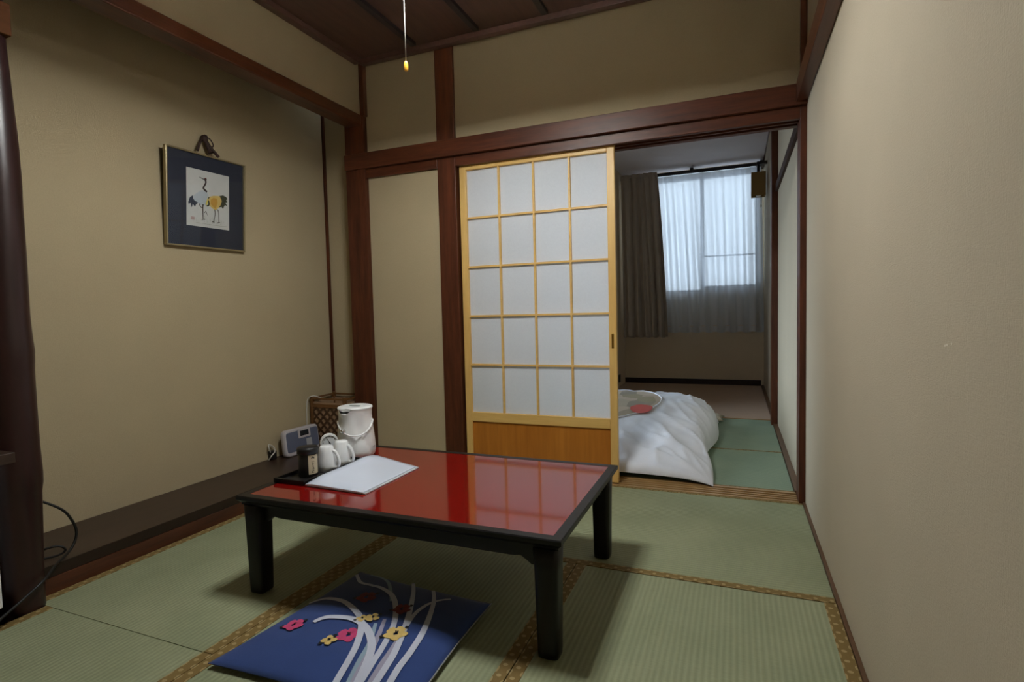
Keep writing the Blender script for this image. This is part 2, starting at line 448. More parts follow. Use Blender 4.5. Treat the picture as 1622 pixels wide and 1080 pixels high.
# ------------------------------------------------------------------ window of the bedroom
bm = bmesh.new()
fw = .035
for b in ((WX0, WX1, 4.175, 4.24, WZ0, WZ0+fw), (WX0, WX1, 4.175, 4.24, WZ1-fw, WZ1), (WX0, WX0+fw, 4.175, 4.24, WZ0, WZ1), (WX1-fw, WX1, 4.175, 4.24, WZ0, WZ1)): box(bm, *b)
win = obj('window_1', bm, M['alu'], None, .002, kind='structure')
bm = bmesh.new()
for b in ((-.70, -.655, 4.18, 4.205, WZ0, WZ1), (-.70, WX1, 4.18, 4.205, 1.15, 1.20), (-.66, -.085, 4.185, 4.2, 1.545, 1.562), (-.09, -.05, 4.18, 4.205, WZ0, WZ1)): box(bm, *b)
obj('window_sash', bm, M['alu'], win, .002)
bx('window_pane', (-.66, -.085, 4.19, 4.193, 1.19, 2.49), M['pane'], win)
bx('window_pane', (WX0+.03, -.69, 4.213, 4.216, WZ0+.03, 2.49), M['pane'], win)

bm = bmesh.new()
for b in ((SY0, SY1, SZ0, SZ0+.04), (SY0, SY1, SZ1-.04, SZ1), (SY0, SY0+.04, SZ0, SZ1), (SY1-.04, SY1, SZ0, SZ1), ((SY0+SY1)/2-.02, (SY0+SY1)/2+.02, SZ0, SZ1)): box(bm, -1.69, -1.64, *b)
win2 = obj('window_2', bm, M['alu'], None, .002, kind='structure')
bx('window_pane', (-1.668, -1.665, SY0+.03, SY1-.03, SZ0+.03, SZ1-.03), M['pane'], win2)

# curtains
def curtain(bm, x0t, x1t, x0b, x1b, z0, z1, yc, amp, waves, seed, nx=220, nz=40, top_pinch=.35, wander=1.0):
    vs = []
    for j in range(nz+1):
        t = j/nz; z = z1 + (z0-z1)*t
        row = []
        for i in range(nx+1):
            s = i/nx
            xa = x0t+(x1t-x0t)*s; xb = x0b+(x1b-x0b)*s
            w = t**.7
            x = xa*(1-w)+xb*w
            ph = 2*PI*waves*s + wander*(1.1*math.sin(s*7+seed) + .5*math.sin(t*2.5+s*9+seed))
            a = amp*(top_pinch+(1-top_pinch)*min(1, t*1.6))*(.75+.5*noise.noise(Vector((s*5, seed, t*.8))))
            y = yc + a*math.sin(ph) + .22*wander*a*math.sin(2.3*ph+seed)
            zz = z - (.006*math.sin(ph*1.0+1) if j == nz else 0)
            row.append(bm.verts.new((x, y, zz)))
        vs.append(row)
    for j in range(nz):
        for i in range(nx):
            bm.faces.new((vs[j][i], vs[j][i+1], vs[j+1][i+1], vs[j+1][i])).smooth = True
bm = bmesh.new(); curtain(bm, -1.60, -1.17, -1.585, -1.055, .595, 2.562, 3.90, .044, 5.5, 2.0)
dr = thing('drape_curtain', (-1.35, 3.90, .595), 'beige pleated drape gathered at the left of the bedroom window', 'curtain')
obj('drape_fabric', bm, M['drape'], dr, solid=.004)
bm = bmesh.new(); box(bm, -1.60, -1.17, 3.897, 3.903, 2.52, 2.55)
obj('heading_tape', bm, M['drape'], dr, .001)
sh = thing('sheer_curtain', (-.55, 4.0, .64), 'translucent white sheer curtain over the bedroom window', 'curtain')
bm = bmesh.new(); curtain(bm, -1.23, -.036, -1.13, -.006, .72, 2.512, 4.005, .040, 8.5, 5.0, wander=.45)
obj('sheer_fabric', bm, M['sheer'], sh)
bm = bmesh.new(); curtain(bm, -1.13, -.006, -1.128, -.006, .645, .7205, 4.005, .040, 8.5, 5.0, nz=4, top_pinch=1, wander=.45)
obj('hem', bm, M['sheer'], sh)
rl = thing('curtain_rail', (-.8, 4.03, 2.55), 'dark curtain rail under the bedroom ceiling above the window', 'curtain rail')
bm = bmesh.new(); box(bm, -1.615, -.03, 3.975, 4.035, 2.518, 2.556); obj('track', bm, M['rail'], rl, .003)
bm = bmesh.new(); box(bm, -.05, -.01, 3.965, 4.165, 2.516, 2.572); obj('end_bracket', bm, M['rail'], rl, .004)
bm = bmesh.new(); box(bm, -.80, -.76, 3.97, 4.165, 2.53, 2.58); obj('bracket', bm, M['rail'], rl, .003)

# lamp by the bedroom window
L = thing('hanging_lamp', (-.085, 3.42, 2.06), 'tan box shaped lamp hanging by the right wall near the bedroom window', 'lamp')
bm = bmesh.new()
for (a, b, c, d) in ((-.153, -.148, 3.355, 3.485), (-.022, -.017, 3.355, 3.485), (-.153, -.017, 3.355, 3.36), (-.153, -.017, 3.48, 3.485)): box(bm, a, b, c, d, 2.075, 2.315)
obj('lamp_shade', bm, M['lampshade_tan'], L, .002)
bm = bmesh.new(); lathe(bm, [(.02, 0), (.035, .03), (.04, .06), (.02, .1)], (-.085, 3.42, 2.075), 20); obj('bulb', bm, M['white_pl'], L)
bm = bmesh.new(); tube(bm, [(-.085, 3.42, 2.17), (-.085, 3.42, 2.43)], .013); box(bm, -.10, -.001, 3.405, 3.435, 2.40, 2.43); box(bm, -.15, -.02, 3.412, 3.428, 2.29, 2.30); obj('lamp_stem', bm, M['rail'], L)
bm = bmesh.new(); tube(bm, [(-.06, 3.40, 2.10), (-.06, 3.40, 1.985)], .003); lathe(bm, [(.004, 0), (.006, .01), (.004, .03)], (-.06, 3.40, 1.96), 10); obj('pull_string', bm, M['cord_w'], L)

# small dark outlet on the bedroom's left wall
o = thing('wall_outlet', (-1.615, 3.75, .09), 'small dark outlet low on the bedroom left wall beside the sliding door edge', 'outlet')
bx('face_plate', (-1.62, -1.607, 3.71, 3.79, .06, .15), M['black_matte'], o, .003)

# ------------------------------------------------------------------ floor coverings
def tatami(x0, x1, y0, y1, along, borders, label, mat='tatami', z=0.0, hw=.036):
    t = thing('tatami_mat', ((x0+x1)/2, (y0+y1)/2, z-.055), label, 'tatami mat', 'tatami mats of the floor')
    g = .0015
    bm = bmesh.new(); box(bm, x0+g, x1-g, y0+g, y1-g, z-.055, z)
    uvl = bm.loops.layers.uv.new('UVMap')
    for f in bm.faces:
        for lp in f.loops:
            c = lp.vert.co
            lp[uvl].uv = (c.x, c.y) if along == 'x' else (c.y, c.x)
    obj('rush_surface', bm, M[mat], t)
    for side in borders:
        bm = bmesh.new(); e = .0018
        if side == 'x0': d = (x0+g, x0+hw, y0+g, y1-g)
        if side == 'x1': d = (x1-hw, x1-g, y0+g, y1-g)
        if side == 'y0': d = (x0+g, x1-g, y0+g, y0+hw)
        if side == 'y1': d = (x0+g, x1-g, y1-hw, y1-g)
        box(bm, *d, z-.03, z+e)
        uvl = bm.loops.layers.uv.new('UVMap')
        for f in bm.faces:
            for lp in f.loops:
                c = lp.vert.co
                if side[0] == 'x': lp[uvl].uv = (c.y, (c.x-d[0])/(d[1]-d[0]))
                else: lp[uvl].uv = (c.x, (c.y-d[2])/(d[3]-d[2]))
        obj('cloth_border', bm, M['heri'], t)
tatami(-1.672, -.012, -.955, -.004, 'x', ('y0',), 'green tatami mat lying crosswise just in front of the sliding door threshold')
tatami(-.856, -.012, -2.70, -.955, 'y', ('x0', 'x1'), 'green tatami mat along the right wall with lengthwise ribs, right of the table')
tatami(-1.672, -.856, -2.70, -.955, 'y', ('x0', 'x1'), 'green tatami mat under the blue floor cushion and the table')
tatami(-2.515, -1.672, -1.83, -.012, 'y', ('x0', 'x1'), 'green tatami mat beside the alcove step, left of the table')
tatami(-2.44, -1.672, -3.65, -1.83, 'y', ('x0', 'x1'), 'green tatami mat at the lower left, in front of the log post')
# second narrow border against the threshold
bm = bmesh.new(); box(bm, -1.67, -.014, -.022, -.0045, -.02, .002)
uvl = bm.loops.layers.uv.new('UVMap')
for f in bm.faces:
    for lp in f.loops: lp[uvl].uv = (lp.vert.co.x, (lp.vert.co.y+.022)/.0175)
obj('trim_%d' % n, bm, M['heri'], kind='structure'); n += 1
tatami(-1.62, -.032, .16, .99, 'x', ('y1', 'y0'), 'bluish green tatami mat in the bedroom right behind the threshold', 'tatami_b', hw=.018)
tatami(-1.62, -.032, .99, 2.05, 'x', (), 'bluish green tatami mat in the bedroom next to the brown carpet', 'tatami_b')
bx('carpet', (-1.62, -.032, 2.052, 4.14, -.06, .006), M['carpet'], bevel=.002)
tag(bpy.data.objects['carpet'], 'brown carpet strip on the bedroom floor below the window', 'carpet')

# ------------------------------------------------------------------ sliding shoji door
SD = thing('sliding_shoji_door', (-1.35, .045, .004), 'pale wood sliding shoji door with white paper panes and orange lower panel', 'sliding door')
yf, yb = .030, .060
bx('stile', (-1.806, -1.766, yf, yb, .005, 1.834), M['shoji_z'], SD, .002)
bx('stile', (-.934, -.894, yf, yb, .005, 1.834), M['shoji_z'], SD, .002)
bx('top_rail', (-1.766, -.934, yf, yb, 1.776, 1.834), M['shoji_x'], SD, .002)
bx('middle_rail', (-1.766, -.934, yf, yb, .298, .352), M['shoji_x'], SD, .002)
bx('bottom_rail', (-1.766, -.934, yf, yb, .005, .05), M['shoji_x'], SD, .002)
bm = bmesh.new(); 
for x in (-1.560, -1.350, -1.142): box(bm, x-.0055, x+.0055, yf+.004, yf+.02, .352, 1.776)
for z in (1.498, 1.213, .924, .636): box(bm, -1.766, -.934, yf+.005, yf+.019, z-.0055, z+.0055)
obj('lattice', bm, M['shoji_x'], SD, .0008)
bx('shoji_paper', (-1.768, -.932, yf+.0195, yf+.0205, .350, 1.778), M['paper'], SD)
bx('lower_panel', (-1.768, -.932, yf+.010, yf+.018, .048, .30), M['shoji_panel'], SD)
bm = bmesh.new(); box(bm, -.921, -.908, yf-.0015, yf+.004, .735, .815); o = obj('finger_pull', bm, M['brass'], SD, .002); o['label'] = 'small brass finger pull'

# ------------------------------------------------------------------ low table
TX0, TX1, TY0, TY1, TZ = -1.884, -.728, -1.546, -.798, .342
T = thing('low_table', ((TX0+TX1)/2, (TY0+TY1)/2, 0), 'low red lacquered table with black rim and black legs', 'table')
o = bx('tabletop', (TX0+.030, TX1-.030, TY0+.030, TY1-.030, TZ-.022, TZ-.0005), M['red'], T, .001); o['label'] = 'glossy red lacquer top'
bm = bmesh.new()
def rim_strip(bm):
    # mitred rim with a bevelled underside
    P = lambda i, z: [(TX0+i, TY0+i, z), (TX1-i, TY0+i, z), (TX1-i, TY1-i, z), (TX0+i, TY1-i, z)]
    loops = [P(.0305, TZ-.024), P(.0305, TZ+.0003), P(.003, TZ+.0003), P(0, TZ-.003), P(0, TZ-.014), P(.012, TZ-.026)]
    V = [[bm.verts.new(p) for p in l] for l in loops]
    for i in range(len(V)):
        A, B = V[i], V[(i+1) % len(V)]
        for k in range(4): bm.faces.new((A[k], A[(k+1) % 4], B[(k+1) % 4], B[k]))
rim_strip(bm); obj('rim', bm, M['black'], T)
bx('under_board', (TX0+.012, TX1-.012, TY0+.012, TY1-.012, TZ-.032, TZ-.0255), M['black'], T)
def apron(axis, fixed, a0, a1):
    bm = bmesh.new()
    zt = TZ-.032; N = 60; top = []; bot = []
    for i in range(N+1):
        s = a0+(a1-a0)*i/N
        e = min(s-a0, a1-s)
        d = .058 if e < .022 else .058-.018*min(1, (e-.022)/.022)**.7 if e < .044 else .040
        d -= .004*math.exp(-((e-.05)/.012)**2)
        top.append((s, zt)); bot.append((s, zt-d))
    for t in (-.008, .008):
        rows = []
        for s, z in top+bot[::-1]:
            rows.append(bm.verts.new((s, fixed+t, z) if axis == 'x' else (fixed+t, s, z)))
        if t < 0: A = rows
        else: B = rows
    K = len(A)
    for i in range(N):
        for R in (A, B): bm.faces.new((R[i], R[i+1], R[K-2-i], R[K-1-i]))
    for i in range(K): bm.faces.new((A[i], A[(i+1) % K], B[(i+1) % K], B[i]))
    obj('apron', bm, M['black'], T)
LX = (-1.828, -.778); LY = (-1.505, -.862)
for y in LY: apron('x', y, LX[0]+.03, LX[1]-.03)
for x in LX: apron('y', x, LY[0]+.03, LY[1]-.03)
for x in LX:
    for y in LY:
        bm = bmesh.new(); seg = 24; rings = []
        for z, h in ((0, .024), (.004, .030), (.02, .031), (.15, .033), (.25, .035), (.31, .037)):
            ring = []
            for k in range(seg):
                a = 2*PI*k/seg; c, s = math.cos(a), math.sin(a); p = .45
                ring.append(bm.verts.new((x+h*math.copysign(abs(c)**p, c), y+h*math.copysign(abs(s)**p, s), z+.0018)))
            rings.append(ring)
        for A, B in zip(rings, rings[1:]):
            for k in range(seg): bm.faces.new((A[k], A[(k+1) % seg], B[(k+1) % seg], B[k])).smooth = True
        bm.faces.new(rings[0][::-1]); bm.faces.new(rings[-1])
        obj('leg', bm, M['black'], T)
bm = bmesh.new(); box(bm, -1.47, -1.14, -1.33, -1.02, .245, TZ-.032); box(bm, -1.45, -1.16, -1.31, -1.04, .222, .245); obj('heater_box', bm, M['black_matte'], T, .006)

# ------------------------------------------------------------------ floor cushion
CQ = [(-1.628, -1.878), (-1.012, -1.872), (-1.030, -1.345), (-1.568, -1.305)]
def cq(u, v):
    a = Vector(CQ[0]).lerp(Vector(CQ[1]), u); b = Vector(CQ[3]).lerp(Vector(CQ[2]), u)
    p = a.lerp(b, v)
    # slightly concave edges, pointed corners
    c = Vector((-1.31, -1.60))
    k = .018*(4*u*(1-u)*(abs(2*v-1)**3) + 4*v*(1-v)*(abs(2*u-1)**3))
    return p + (c-p)*k*2
def ctop(u, v):
    e = min(1, 4.2*min(u, 1-u))*min(1, 4.2*min(v, 1-v))
    e = max(e, 0)
    return .016 + .026*(e**.45) + .0012*noise.noise(Vector((u*6, v*6, 3)))
bm = bmesh.new(); N = 44
rows = [[bm.verts.new((*cq(i/N, j/N), ctop(i/N, j/N))) for i in range(N+1)] for j in range(N+1)]
def cbot(u, v):
    e = max(0, min(1, 4.2*min(u, 1-u))*min(1, 4.2*min(v, 1-v)))
    return .014 - .0115*(e**.5)
low = [[bm.verts.new((*cq(i/N, j/N), cbot(i/N, j/N))) for i in range(N+1)] for j in range(N+1)]
for j in range(N):
    for i in range(N):
        f = bm.faces.new((rows[j][i], rows[j][i+1], rows[j+1][i+1], rows[j+1][i])); f.smooth = True
        f = bm.faces.new((low[j][i], low[j+1][i], low[j+1][i+1], low[j][i+1])); f.smooth = True; f.material_index = 1
for i in range(N):
    for a, b in (((0, i), (0, i+1)), ((N, i), (N, i+1)), ((i, 0), (i+1, 0)), ((i, N), (i+1, N))):
        f = bm.faces.new((rows[a[0]][a[1]], rows[b[0]][b[1]], low[b[0]][b[1]], low[a[0]][a[1]])); f.material_index = 1
# inverse mapping for the embroidery
def inv(x, y):
    u = v = .5
    for _ in range(25):
        p = cq(u, v); h = 1e-4
        du = (cq(u+h, v)-p)/h; dv = (cq(u, v+h)-p)/h
        r = Vector((x, y))-p; det = du.x*dv.y-du.y*dv.x
        u += (r.x*dv.y-r.y*dv.x)/det; v += (du.x*r.y-du.y*r.x)/det
        u = min(max(u, 0), 1); v = min(max(v, 0), 1)
    return u, v
def ch(x, y, lift): 
    u, v = inv(x, y); return ctop(u, v)+lift
def ribbon(pts, w, mi, lift, taper=True):
    P = smooth_path([(x, y, 0) for x, y in pts], 8); K = len(P); prev = None
    for i, p in enumerate(P):
        d = (P[min(i+1, K-1)]-P[max(i-1, 0)]).normalized(); nn = Vector((-d.y, d.x, 0))
        ww = w*(.62+.38*min(1, i/(K*.5))) if taper else w
        cur = []
        for s in (-1, 0, 1):
            q = p+nn*ww*.5*s; cur.append(bm.verts.new((q.x, q.y, ch(q.x, q.y, lift))))
        if prev:
            for a in (0, 1):
                f = bm.faces.new((prev[a], prev[a+1], cur[a+1], cur[a])); f.material_index = mi; f.smooth = True
        prev = cur
def flower(x, y, r, mi, lift, petals=5, rot=0):
    for k in range(petals):
        a = rot+2*PI*k/petals; cx, cy = x+.58*r*math.cos(a), y+.58*r*math.sin(a)
        c = bm.verts.new((cx, cy, ch(cx, cy, lift+.0004*(k % 2)+.0006)))
        ring = []
        for j in range(10):
            b = 2*PI*j/10; rr = .44*r*(1+.14*math.sin(3*b+k))
            px, py = cx+rr*math.cos(b), cy+rr*math.sin(b); ring.append(bm.verts.new((px, py, ch(px, py, lift+.0004*(k % 2)))))
        for j in range(10): bm.faces.new((c, ring[j], ring[(j+1) % 10])).material_index = mi
    for j in range(2):
        a = rot+1.2+j*.7; ribbon([(x+r*.05*math.cos(a), y+r*.05*math.sin(a)), (x+r*.34*math.cos(a), y+r*.34*math.sin(a))], .0035, 8, lift+.0016, False)
    for j in range(2):
        a = rot+.9+j*2.6; ribbon([(x+r*.95*math.cos(a), y+r*.95*math.sin(a)), (x+r*1.30*math.cos(a+.2), y+r*1.30*math.sin(a+.2))], .010, 8, lift, False)
LV = {'L4': ([(-1.508, -1.322), (-1.465, -1.33), (-1.409, -1.361), (-1.351, -1.427), (-1.311, -1.48)], .012, 4),
 'L10': ([(-1.284, -1.601), (-1.24, -1.69), (-1.215, -1.773), (-1.19, -1.86)], .016, 4),
 'L8': ([(-1.271, -1.574), (-1.236, -1.658), (-1.211, -1.736), (-1.180, -1.86)], .017, 3),
 'L3': ([(-1.56, -1.335), (-1.519, -1.377), (-1.486, -1.403), (-1.438, -1.412), (-1.394, -1.417), (-1.333, -1.448), (-1.279, -1.506), (-1.232, -1.583), (-1.2, -1.675), (-1.175, -1.784), (-1.166, -1.86)], .017, 2),
 'L7': ([(-1.147, -1.395), (-1.181, -1.433), (-1.198, -1.483), (-1.2, -1.526), (-1.188, -1.589)], .013, 2),
 'L9': ([(-1.176, -1.650), (-1.155, -1.75), (-1.14, -1.86)], .016, 3),
 'L5': ([(-1.335, -1.318), (-1.281, -1.402), (-1.234, -1.49), (-1.194, -1.58), (-1.16, -1.671), (-1.140, -1.748), (-1.128, -1.86)], .018, 2),
 'L6': ([(-1.233, -1.357), (-1.185, -1.435), (-1.151, -1.52), (-1.128, -1.599), (-1.114, -1.682), (-1.107, -1.751), (-1.09, -1.86)], .018, 2),
 'L1': ([(-1.572, -1.559), (-1.549, -1.538), (-1.518, -1.527), (-1.444, -1.539), (-1.37, -1.575), (-1.324, -1.615), (-1.284, -1.676), (-1.252, -1.751), (-1.225, -1.862)], .019, 2),
 'L2': ([(-1.459, -1.662), (-1.451, -1.641), (-1.429, -1.622), (-1.366, -1.608), (-1.299, -1.629), (-1.234, -1.688), (-1.196, -1.757), (-1.165, -1.862)], .022, 2)}
lift = .0012
for k, (pts, w, mi) in LV.items():
    ribbon(pts, w, mi, lift); lift += .0003
flower(-1.51, -1.688, .030, 5, lift); flower(-1.322, -1.677, .034, 5, .0016, rot=.4)
flower(-1.354, -1.719, .022, 6, lift, 4, .5); flower(-1.309, -1.582, .022, 6, lift, 4); flower(-1.335, -1.598, .018, 6, lift, 4, .3)
flower(-1.196, -1.628, .034, 6, lift, 5, .2); flower(-1.399, -1.491, .032, 7, lift); flower(-1.251, -1.514, .028, 7, lift)
FC = thing('floor_cushion', (-1.31, -1.6, .002), 'flat blue floor cushion with embroidered pale leaves and flowers, half under the table', 'cushion')
obj('cushion_cover', bm, [M['blue'], M['navy_side'], M['leaf1'], M['leaf2'], M['leaf3'], M['pink'], M['yellow'], M['redflower'], M['stem']], FC)
bm = bmesh.new()
tube(bm, [(*(cq(1, j/20)+Vector((.002, 0))), .0165) for j in range(21)], .0022, 6)
tube(bm, [(*(cq(i/20, 1)), .0155) for i in range(21)], .002, 6)
obj('seam_piping', bm, M['piping'], FC)

# ------------------------------------------------------------------ things on the table
TS = TZ+.0006
tr = thing('serving_tray', (-1.80, -1.22, TS), 'narrow black lacquer tray carrying the tea canister and mugs', 'tray')
bm = bmesh.new(); tx0, tx1, ty0, ty1 = -1.872, -1.731, -1.392, -1.055
box(bm, tx0+.006, tx1-.006, ty0+.006, ty1-.006, TS, TS+.005); obj('tray_base', bm, M['black_matte'], tr, .001)
bm = bmesh.new()
for b in ((tx0, tx0+.009, ty0, ty1), (tx1-.009, tx1, ty0, ty1), (tx0+.009, tx1-.009, ty0, ty0+.009), (tx0+.009, tx1-.009, ty1-.009, ty1)): box(bm, *b, TS, TS+.017)
obj('tray_rim', bm, M['black'], tr, .002)
TT = TS+.0055
# tea canister
cn = thing('tea_canister', (-1.795, -1.296, TT), 'black cylindrical tea canister with a cream label on the tray', 'canister')
cx, cy = -1.795, -1.296
bm = bmesh.new(); lathe(bm, [(.034, 0), (.0355, .003), (.0355, .088), (.034, .09)], (cx, cy, TT), 48); obj('canister_body', bm, M['black_matte'], cn)
bm = bmesh.new(); lathe(bm, [(.037, .086), (.039, .088), (.039, .104), (.036, .109), (.0, .110)], (cx, cy, TT), 48, capt=False); obj('canister_lid', bm, M['black_matte'], cn)
def arc_patch(bm, r, a0, a1, z0, z1, nseg=14, mi=0):
    prev = None
    for i in range(nseg+1):
        a = a0+(a1-a0)*i/nseg
        cur = [bm.verts.new((cx+r*math.cos(a), cy+r*math.sin(a), TT+z)) for z in (z0, z1)]
        if prev: bm.faces.new((prev[0], cur[0], cur[1], prev[1])).material_index = mi
        prev = cur
A0 = math.radians(-47); A1 = math.radians(18)
bm = bmesh.new(); arc_patch(bm, .0361, A0, A1, .012, .083)
ac = math.radians(-20)
def stroke(pts, w):
    prev = None
    P = smooth_path([(a, z, 0) for a, z in pts], 4); K = len(P)
    for i, p in enumerate(P):
        d = (P[min(i+1, K-1)]-P[max(i-1, 0)]).normalized(); nn = Vector((-d.y, d.x, 0))*w*.5
        cur = []
        for q in (p-nn, p+nn):
            a = ac+q.x/.0364; cur.append(bm.verts.new((cx+.0364*math.cos(a), cy+.0364*math.sin(a), TT+q.y)))
        if prev: bm.faces.new((prev[0], cur[0], cur[1], prev[1])).material_index = 1
        prev = cur
stroke([(-.005, .071), (-.001, .076), (.002, .075), (.005, .070)], .0042)
stroke([(-.004, .061), (-.003, .056)], .0018); stroke([(.002, .062), (.004, .057)], .0018)
stroke([(-.003, .051), (.003, .052)], .0016); stroke([(.0, .054), (-.001, .046), (.002, .043)], .0022)
stroke([(-.002, .041), (.001, .037), (-.001, .031)], .0026); stroke([(.004, .035), (.002, .029)], .0016)
stroke([(-.003, .028), (.003, .026), (-.004, .022), (-.003, .018), (.003, .019)], .002)
obj('paper_label', bm, [M['label'], M['ink']], cn)
# mugs (upside down)
def mug(x, y, label, hang):
    m = thing('mug', (x, y, TT), label, 'mug', 'white mugs on the tray')
    bm = bmesh.new()
    lathe(bm, [(.030, .004), (.0325, 0), (.0355, .001), (.0352, .02), (.0335, .05), (.0285, .078), (.0255, .091), (.022, .0955), (.0, .0965)], (x, y, TT), 40, capb=False, capt=False)
    lathe(bm, [(.030, .004), (.029, .05), (.02, .085), (0, .088)], (x, y, TT), 40, capb=False, capt=False)
    obj('mug_body', bm, M['mug'], m)
    bm = bmesh.new(); d = Vector((math.cos(hang), math.sin(hang), 0)); c = Vector((x, y, TT))
    P = smooth_path([c+d*.028+Vector((0, 0, .078)), c+d*.040+Vector((0, 0, .070)), c+d*.051+Vector((0, 0, .048)), c+d*.053+Vector((0, 0, .027)), c+d*.046+Vector((0, 0, .014)), c+d*.0335+Vector((0, 0, .012))], 6)
    tube(bm, P, .0062, 10); obj('mug_handle', bm, M['mug'], m)
mug(-1.7785, -1.214, 'white upside-down mug on the tray right next to the tea canister', math.radians(8))
mug(-1.7785, -1.128, 'white upside-down mug on the tray nearer to the white kettle', math.radians(8))
# little round clock
cl = thing('table_clock', (-1.8555, -1.108, TT), 'small round white dial clock standing behind the mugs', 'clock')
fd = Vector((.72, -.69, 0)).normalized(); sd = Vector((.69, .72, 0)).normalized(); zz = Vector((0, 0, 1))
cc = Vector((-1.8555, -1.108, TT+.079))
def disk(bm, c, r0, r1, d0, d1, mi=0, seg=40):
    A = [bm.verts.new(c+fd*d0+r0*(sd*math.cos(2*PI*k/seg)+zz*math.sin(2*PI*k/seg))) for k in range(seg)]
    B = [bm.verts.new(c+fd*d1+r1*(sd*math.cos(2*PI*k/seg)+zz*math.sin(2*PI*k/seg))) for k in range(seg)]
    for k in range(seg):
        f = bm.faces.new((A[k], A[(k+1) % seg], B[(k+1) % seg], B[k])); f.material_index = mi; f.smooth = True
    return A, B
bm = bmesh.new(); A, _ = disk(bm, cc, .033, .036, -.012, -.008); _, B = disk(bm, cc, .036, .036, -.008, .008); disk(bm, cc, .036, .030, .008, .0095); bm.faces.new(A)
_, Q = disk(bm, cc, .030, .0295, .0095, .005); bm.faces.new(Q)
box(bm, cc.x-.013, cc.x+.013, cc.y-.013, cc.y+.013, TT, TT+.008); tube(bm, [(cc.x, cc.y, TT+.006), (cc.x, cc.y, TT+.05)], .006)
obj('clock_case', bm, M['white_pl'], cl)
bm = bmesh.new(); _, Q = disk(bm, cc, .0292, .0292, .0052, .0056); bm.faces.new(Q)
for k in range(12):
    a = 2*PI*k/12; p = cc+fd*.0058; q0 = .022; q1 = .027; tdir = sd*math.cos(a)+zz*math.sin(a); nn = (sd*-math.sin(a)+zz*math.cos(a))*.0011
    quad(bm, [p+tdir*q0-nn, p+tdir*q1-nn, p+tdir*q1+nn, p+tdir*q0+nn], 1)
obj('clock_face', bm, [M['sheet'], M['ink']], cl)
bm = bmesh.new(); p = cc+fd*.0064
for a, l, w in ((math.radians(-62), .019, .0028), (math.radians(118), .024, .0014)):
    tdir = sd*math.cos(a)+zz*math.sin(a); nn = (sd*-math.sin(a)+zz*math.cos(a))*w
    quad(bm, [p-nn, p+tdir*l-nn*.4, p+tdir*l+nn*.4, p+nn])
obj('clock_hands', bm, M['ink'], cl)
# kettle / air pot
kx, ky = -1.822, -.978
K = thing('electric_kettle', (kx, ky, TS), 'white plastic kettle jug with carrying handle at the back of the red table', 'kettle')
bm = bmesh.new(); seg = 64; rings = []
sa = math.radians(272)   # spout direction
for r, z in ((.062, 0), (.073, .003), (.079, .012), (.081, .03), (.0795, .06), (.077, .09), (.0735, .12), (.0705, .15), (.0690, .175), (.0695, .195), (.0715, .206)):
    ring = []
    for k in range(seg):
        a = 2*PI*k/seg; d = (a-sa+PI) % (2*PI)-PI
        lip = math.exp(-(d/.42)**2)
        t = max(0, (z-.12)/.086)
        rr = r+.010*lip*t*t
        zz2 = z - .016*math.exp(-(d/.30)**4)*max(0, (z-.175)/.031)
        # sash like relief
        for cen, wd in ((math.radians(-48)+ (z-.1)*5.2, .16), (math.radians(-30)-(z-.1)*6.5, .12)):
            dd = (a-cen+PI) % (2*PI)-PI
            if .005 < z < .17: rr -= .0080*math.exp(-(dd/wd)**2)
        ring.append(bm.verts.new((kx+rr*math.cos(a), ky+rr*math.sin(a), TS+zz2)))
    rings.append(ring)
for A, B in zip(rings, rings[1:]):
    for k in range(seg): bm.faces.new((A[k], A[(k+1) % seg], B[(k+1) % seg], B[k])).smooth = True
bm.faces.new(rings[0][::-1])
bm.faces.new([bm.verts.new((kx+.070*math.cos(2*PI*k/seg), ky+.070*math.sin(2*PI*k/seg), TS+.1885)) for k in range(seg)])
obj('kettle_body', bm, M['white_pl'], K)
bm = bmesh.new(); rings = []
for r, z in ((.060, .196), (.0700, .204), (.0735, .208), (.0725, .2125), (.066, .2150), (.040, .2155), (.036, .2145)):
    ring = []
    for k in range(seg):
        a = 2*PI*k/seg; d = (a-sa+PI) % (2*PI)-PI
        rr = r-.017*math.exp(-(d/.30)**4)*(1 if r > .055 else 0)
        ring.append(bm.verts.new((kx+rr*math.cos(a), ky+rr*math.sin(a), TS+z)))
    rings.append(ring)
for A, B in zip(rings, rings[1:]):
    for k in range(seg): bm.faces.new((A[k], A[(k+1) % seg], B[(k+1) % seg], B[k])).smooth = True
bm.faces.new(rings[-1])
KL = obj('kettle_lid', bm, M['white_pl'], K)
bm = bmesh.new(); lathe(bm, [(.027, .2146), (.029, .2162), (.0, .2164)], (kx, ky, TS), 32, 1.0, .42, capt=False); obj('lid_button', bm, M['slot'], KL)
bm = bmesh.new()
hd = math.radians(-54)
P = []
for i in range(25):
    t = -1.25+2.5*i/24
    a = hd+t*1.04
    z = .152-.052*max(0, math.cos(t*PI/2.5))**.9
    r = .0740+.0065*math.cos(t*PI/2.5)
    P.append((kx+r*math.cos(a), ky+r*math.sin(a), TS+z))
tube(bm, P, [.0030 if 3 < i < 21 else .0040 for i in range(25)], 10)
obj('carry_handle', bm, M['white_pl'], K)
for t in (-1.25, 1.25):
    a = hd+t*1.04; d = Vector((math.cos(a), math.sin(a), 0)); c = Vector((kx, ky, TS+.152))
    bm = bmesh.new(); tube(bm, [c+d*.066, c+d*.0765], .0065, 14)
    obj('handle_pivot', bm, M['white_pl'], K)
bm = bmesh.new(); a = math.radians(-92); c = Vector((kx+.0815*math.cos(a), ky+.0815*math.sin(a), TS+.112)); lathe(bm, [(.0, .0), (.010, .002), (.013, .009), (.009, .016), (0, .018)], c, 16, capb=False, capt=False); obj('handle_latch', bm, M['chrome'], K)
bm = bmesh.new()
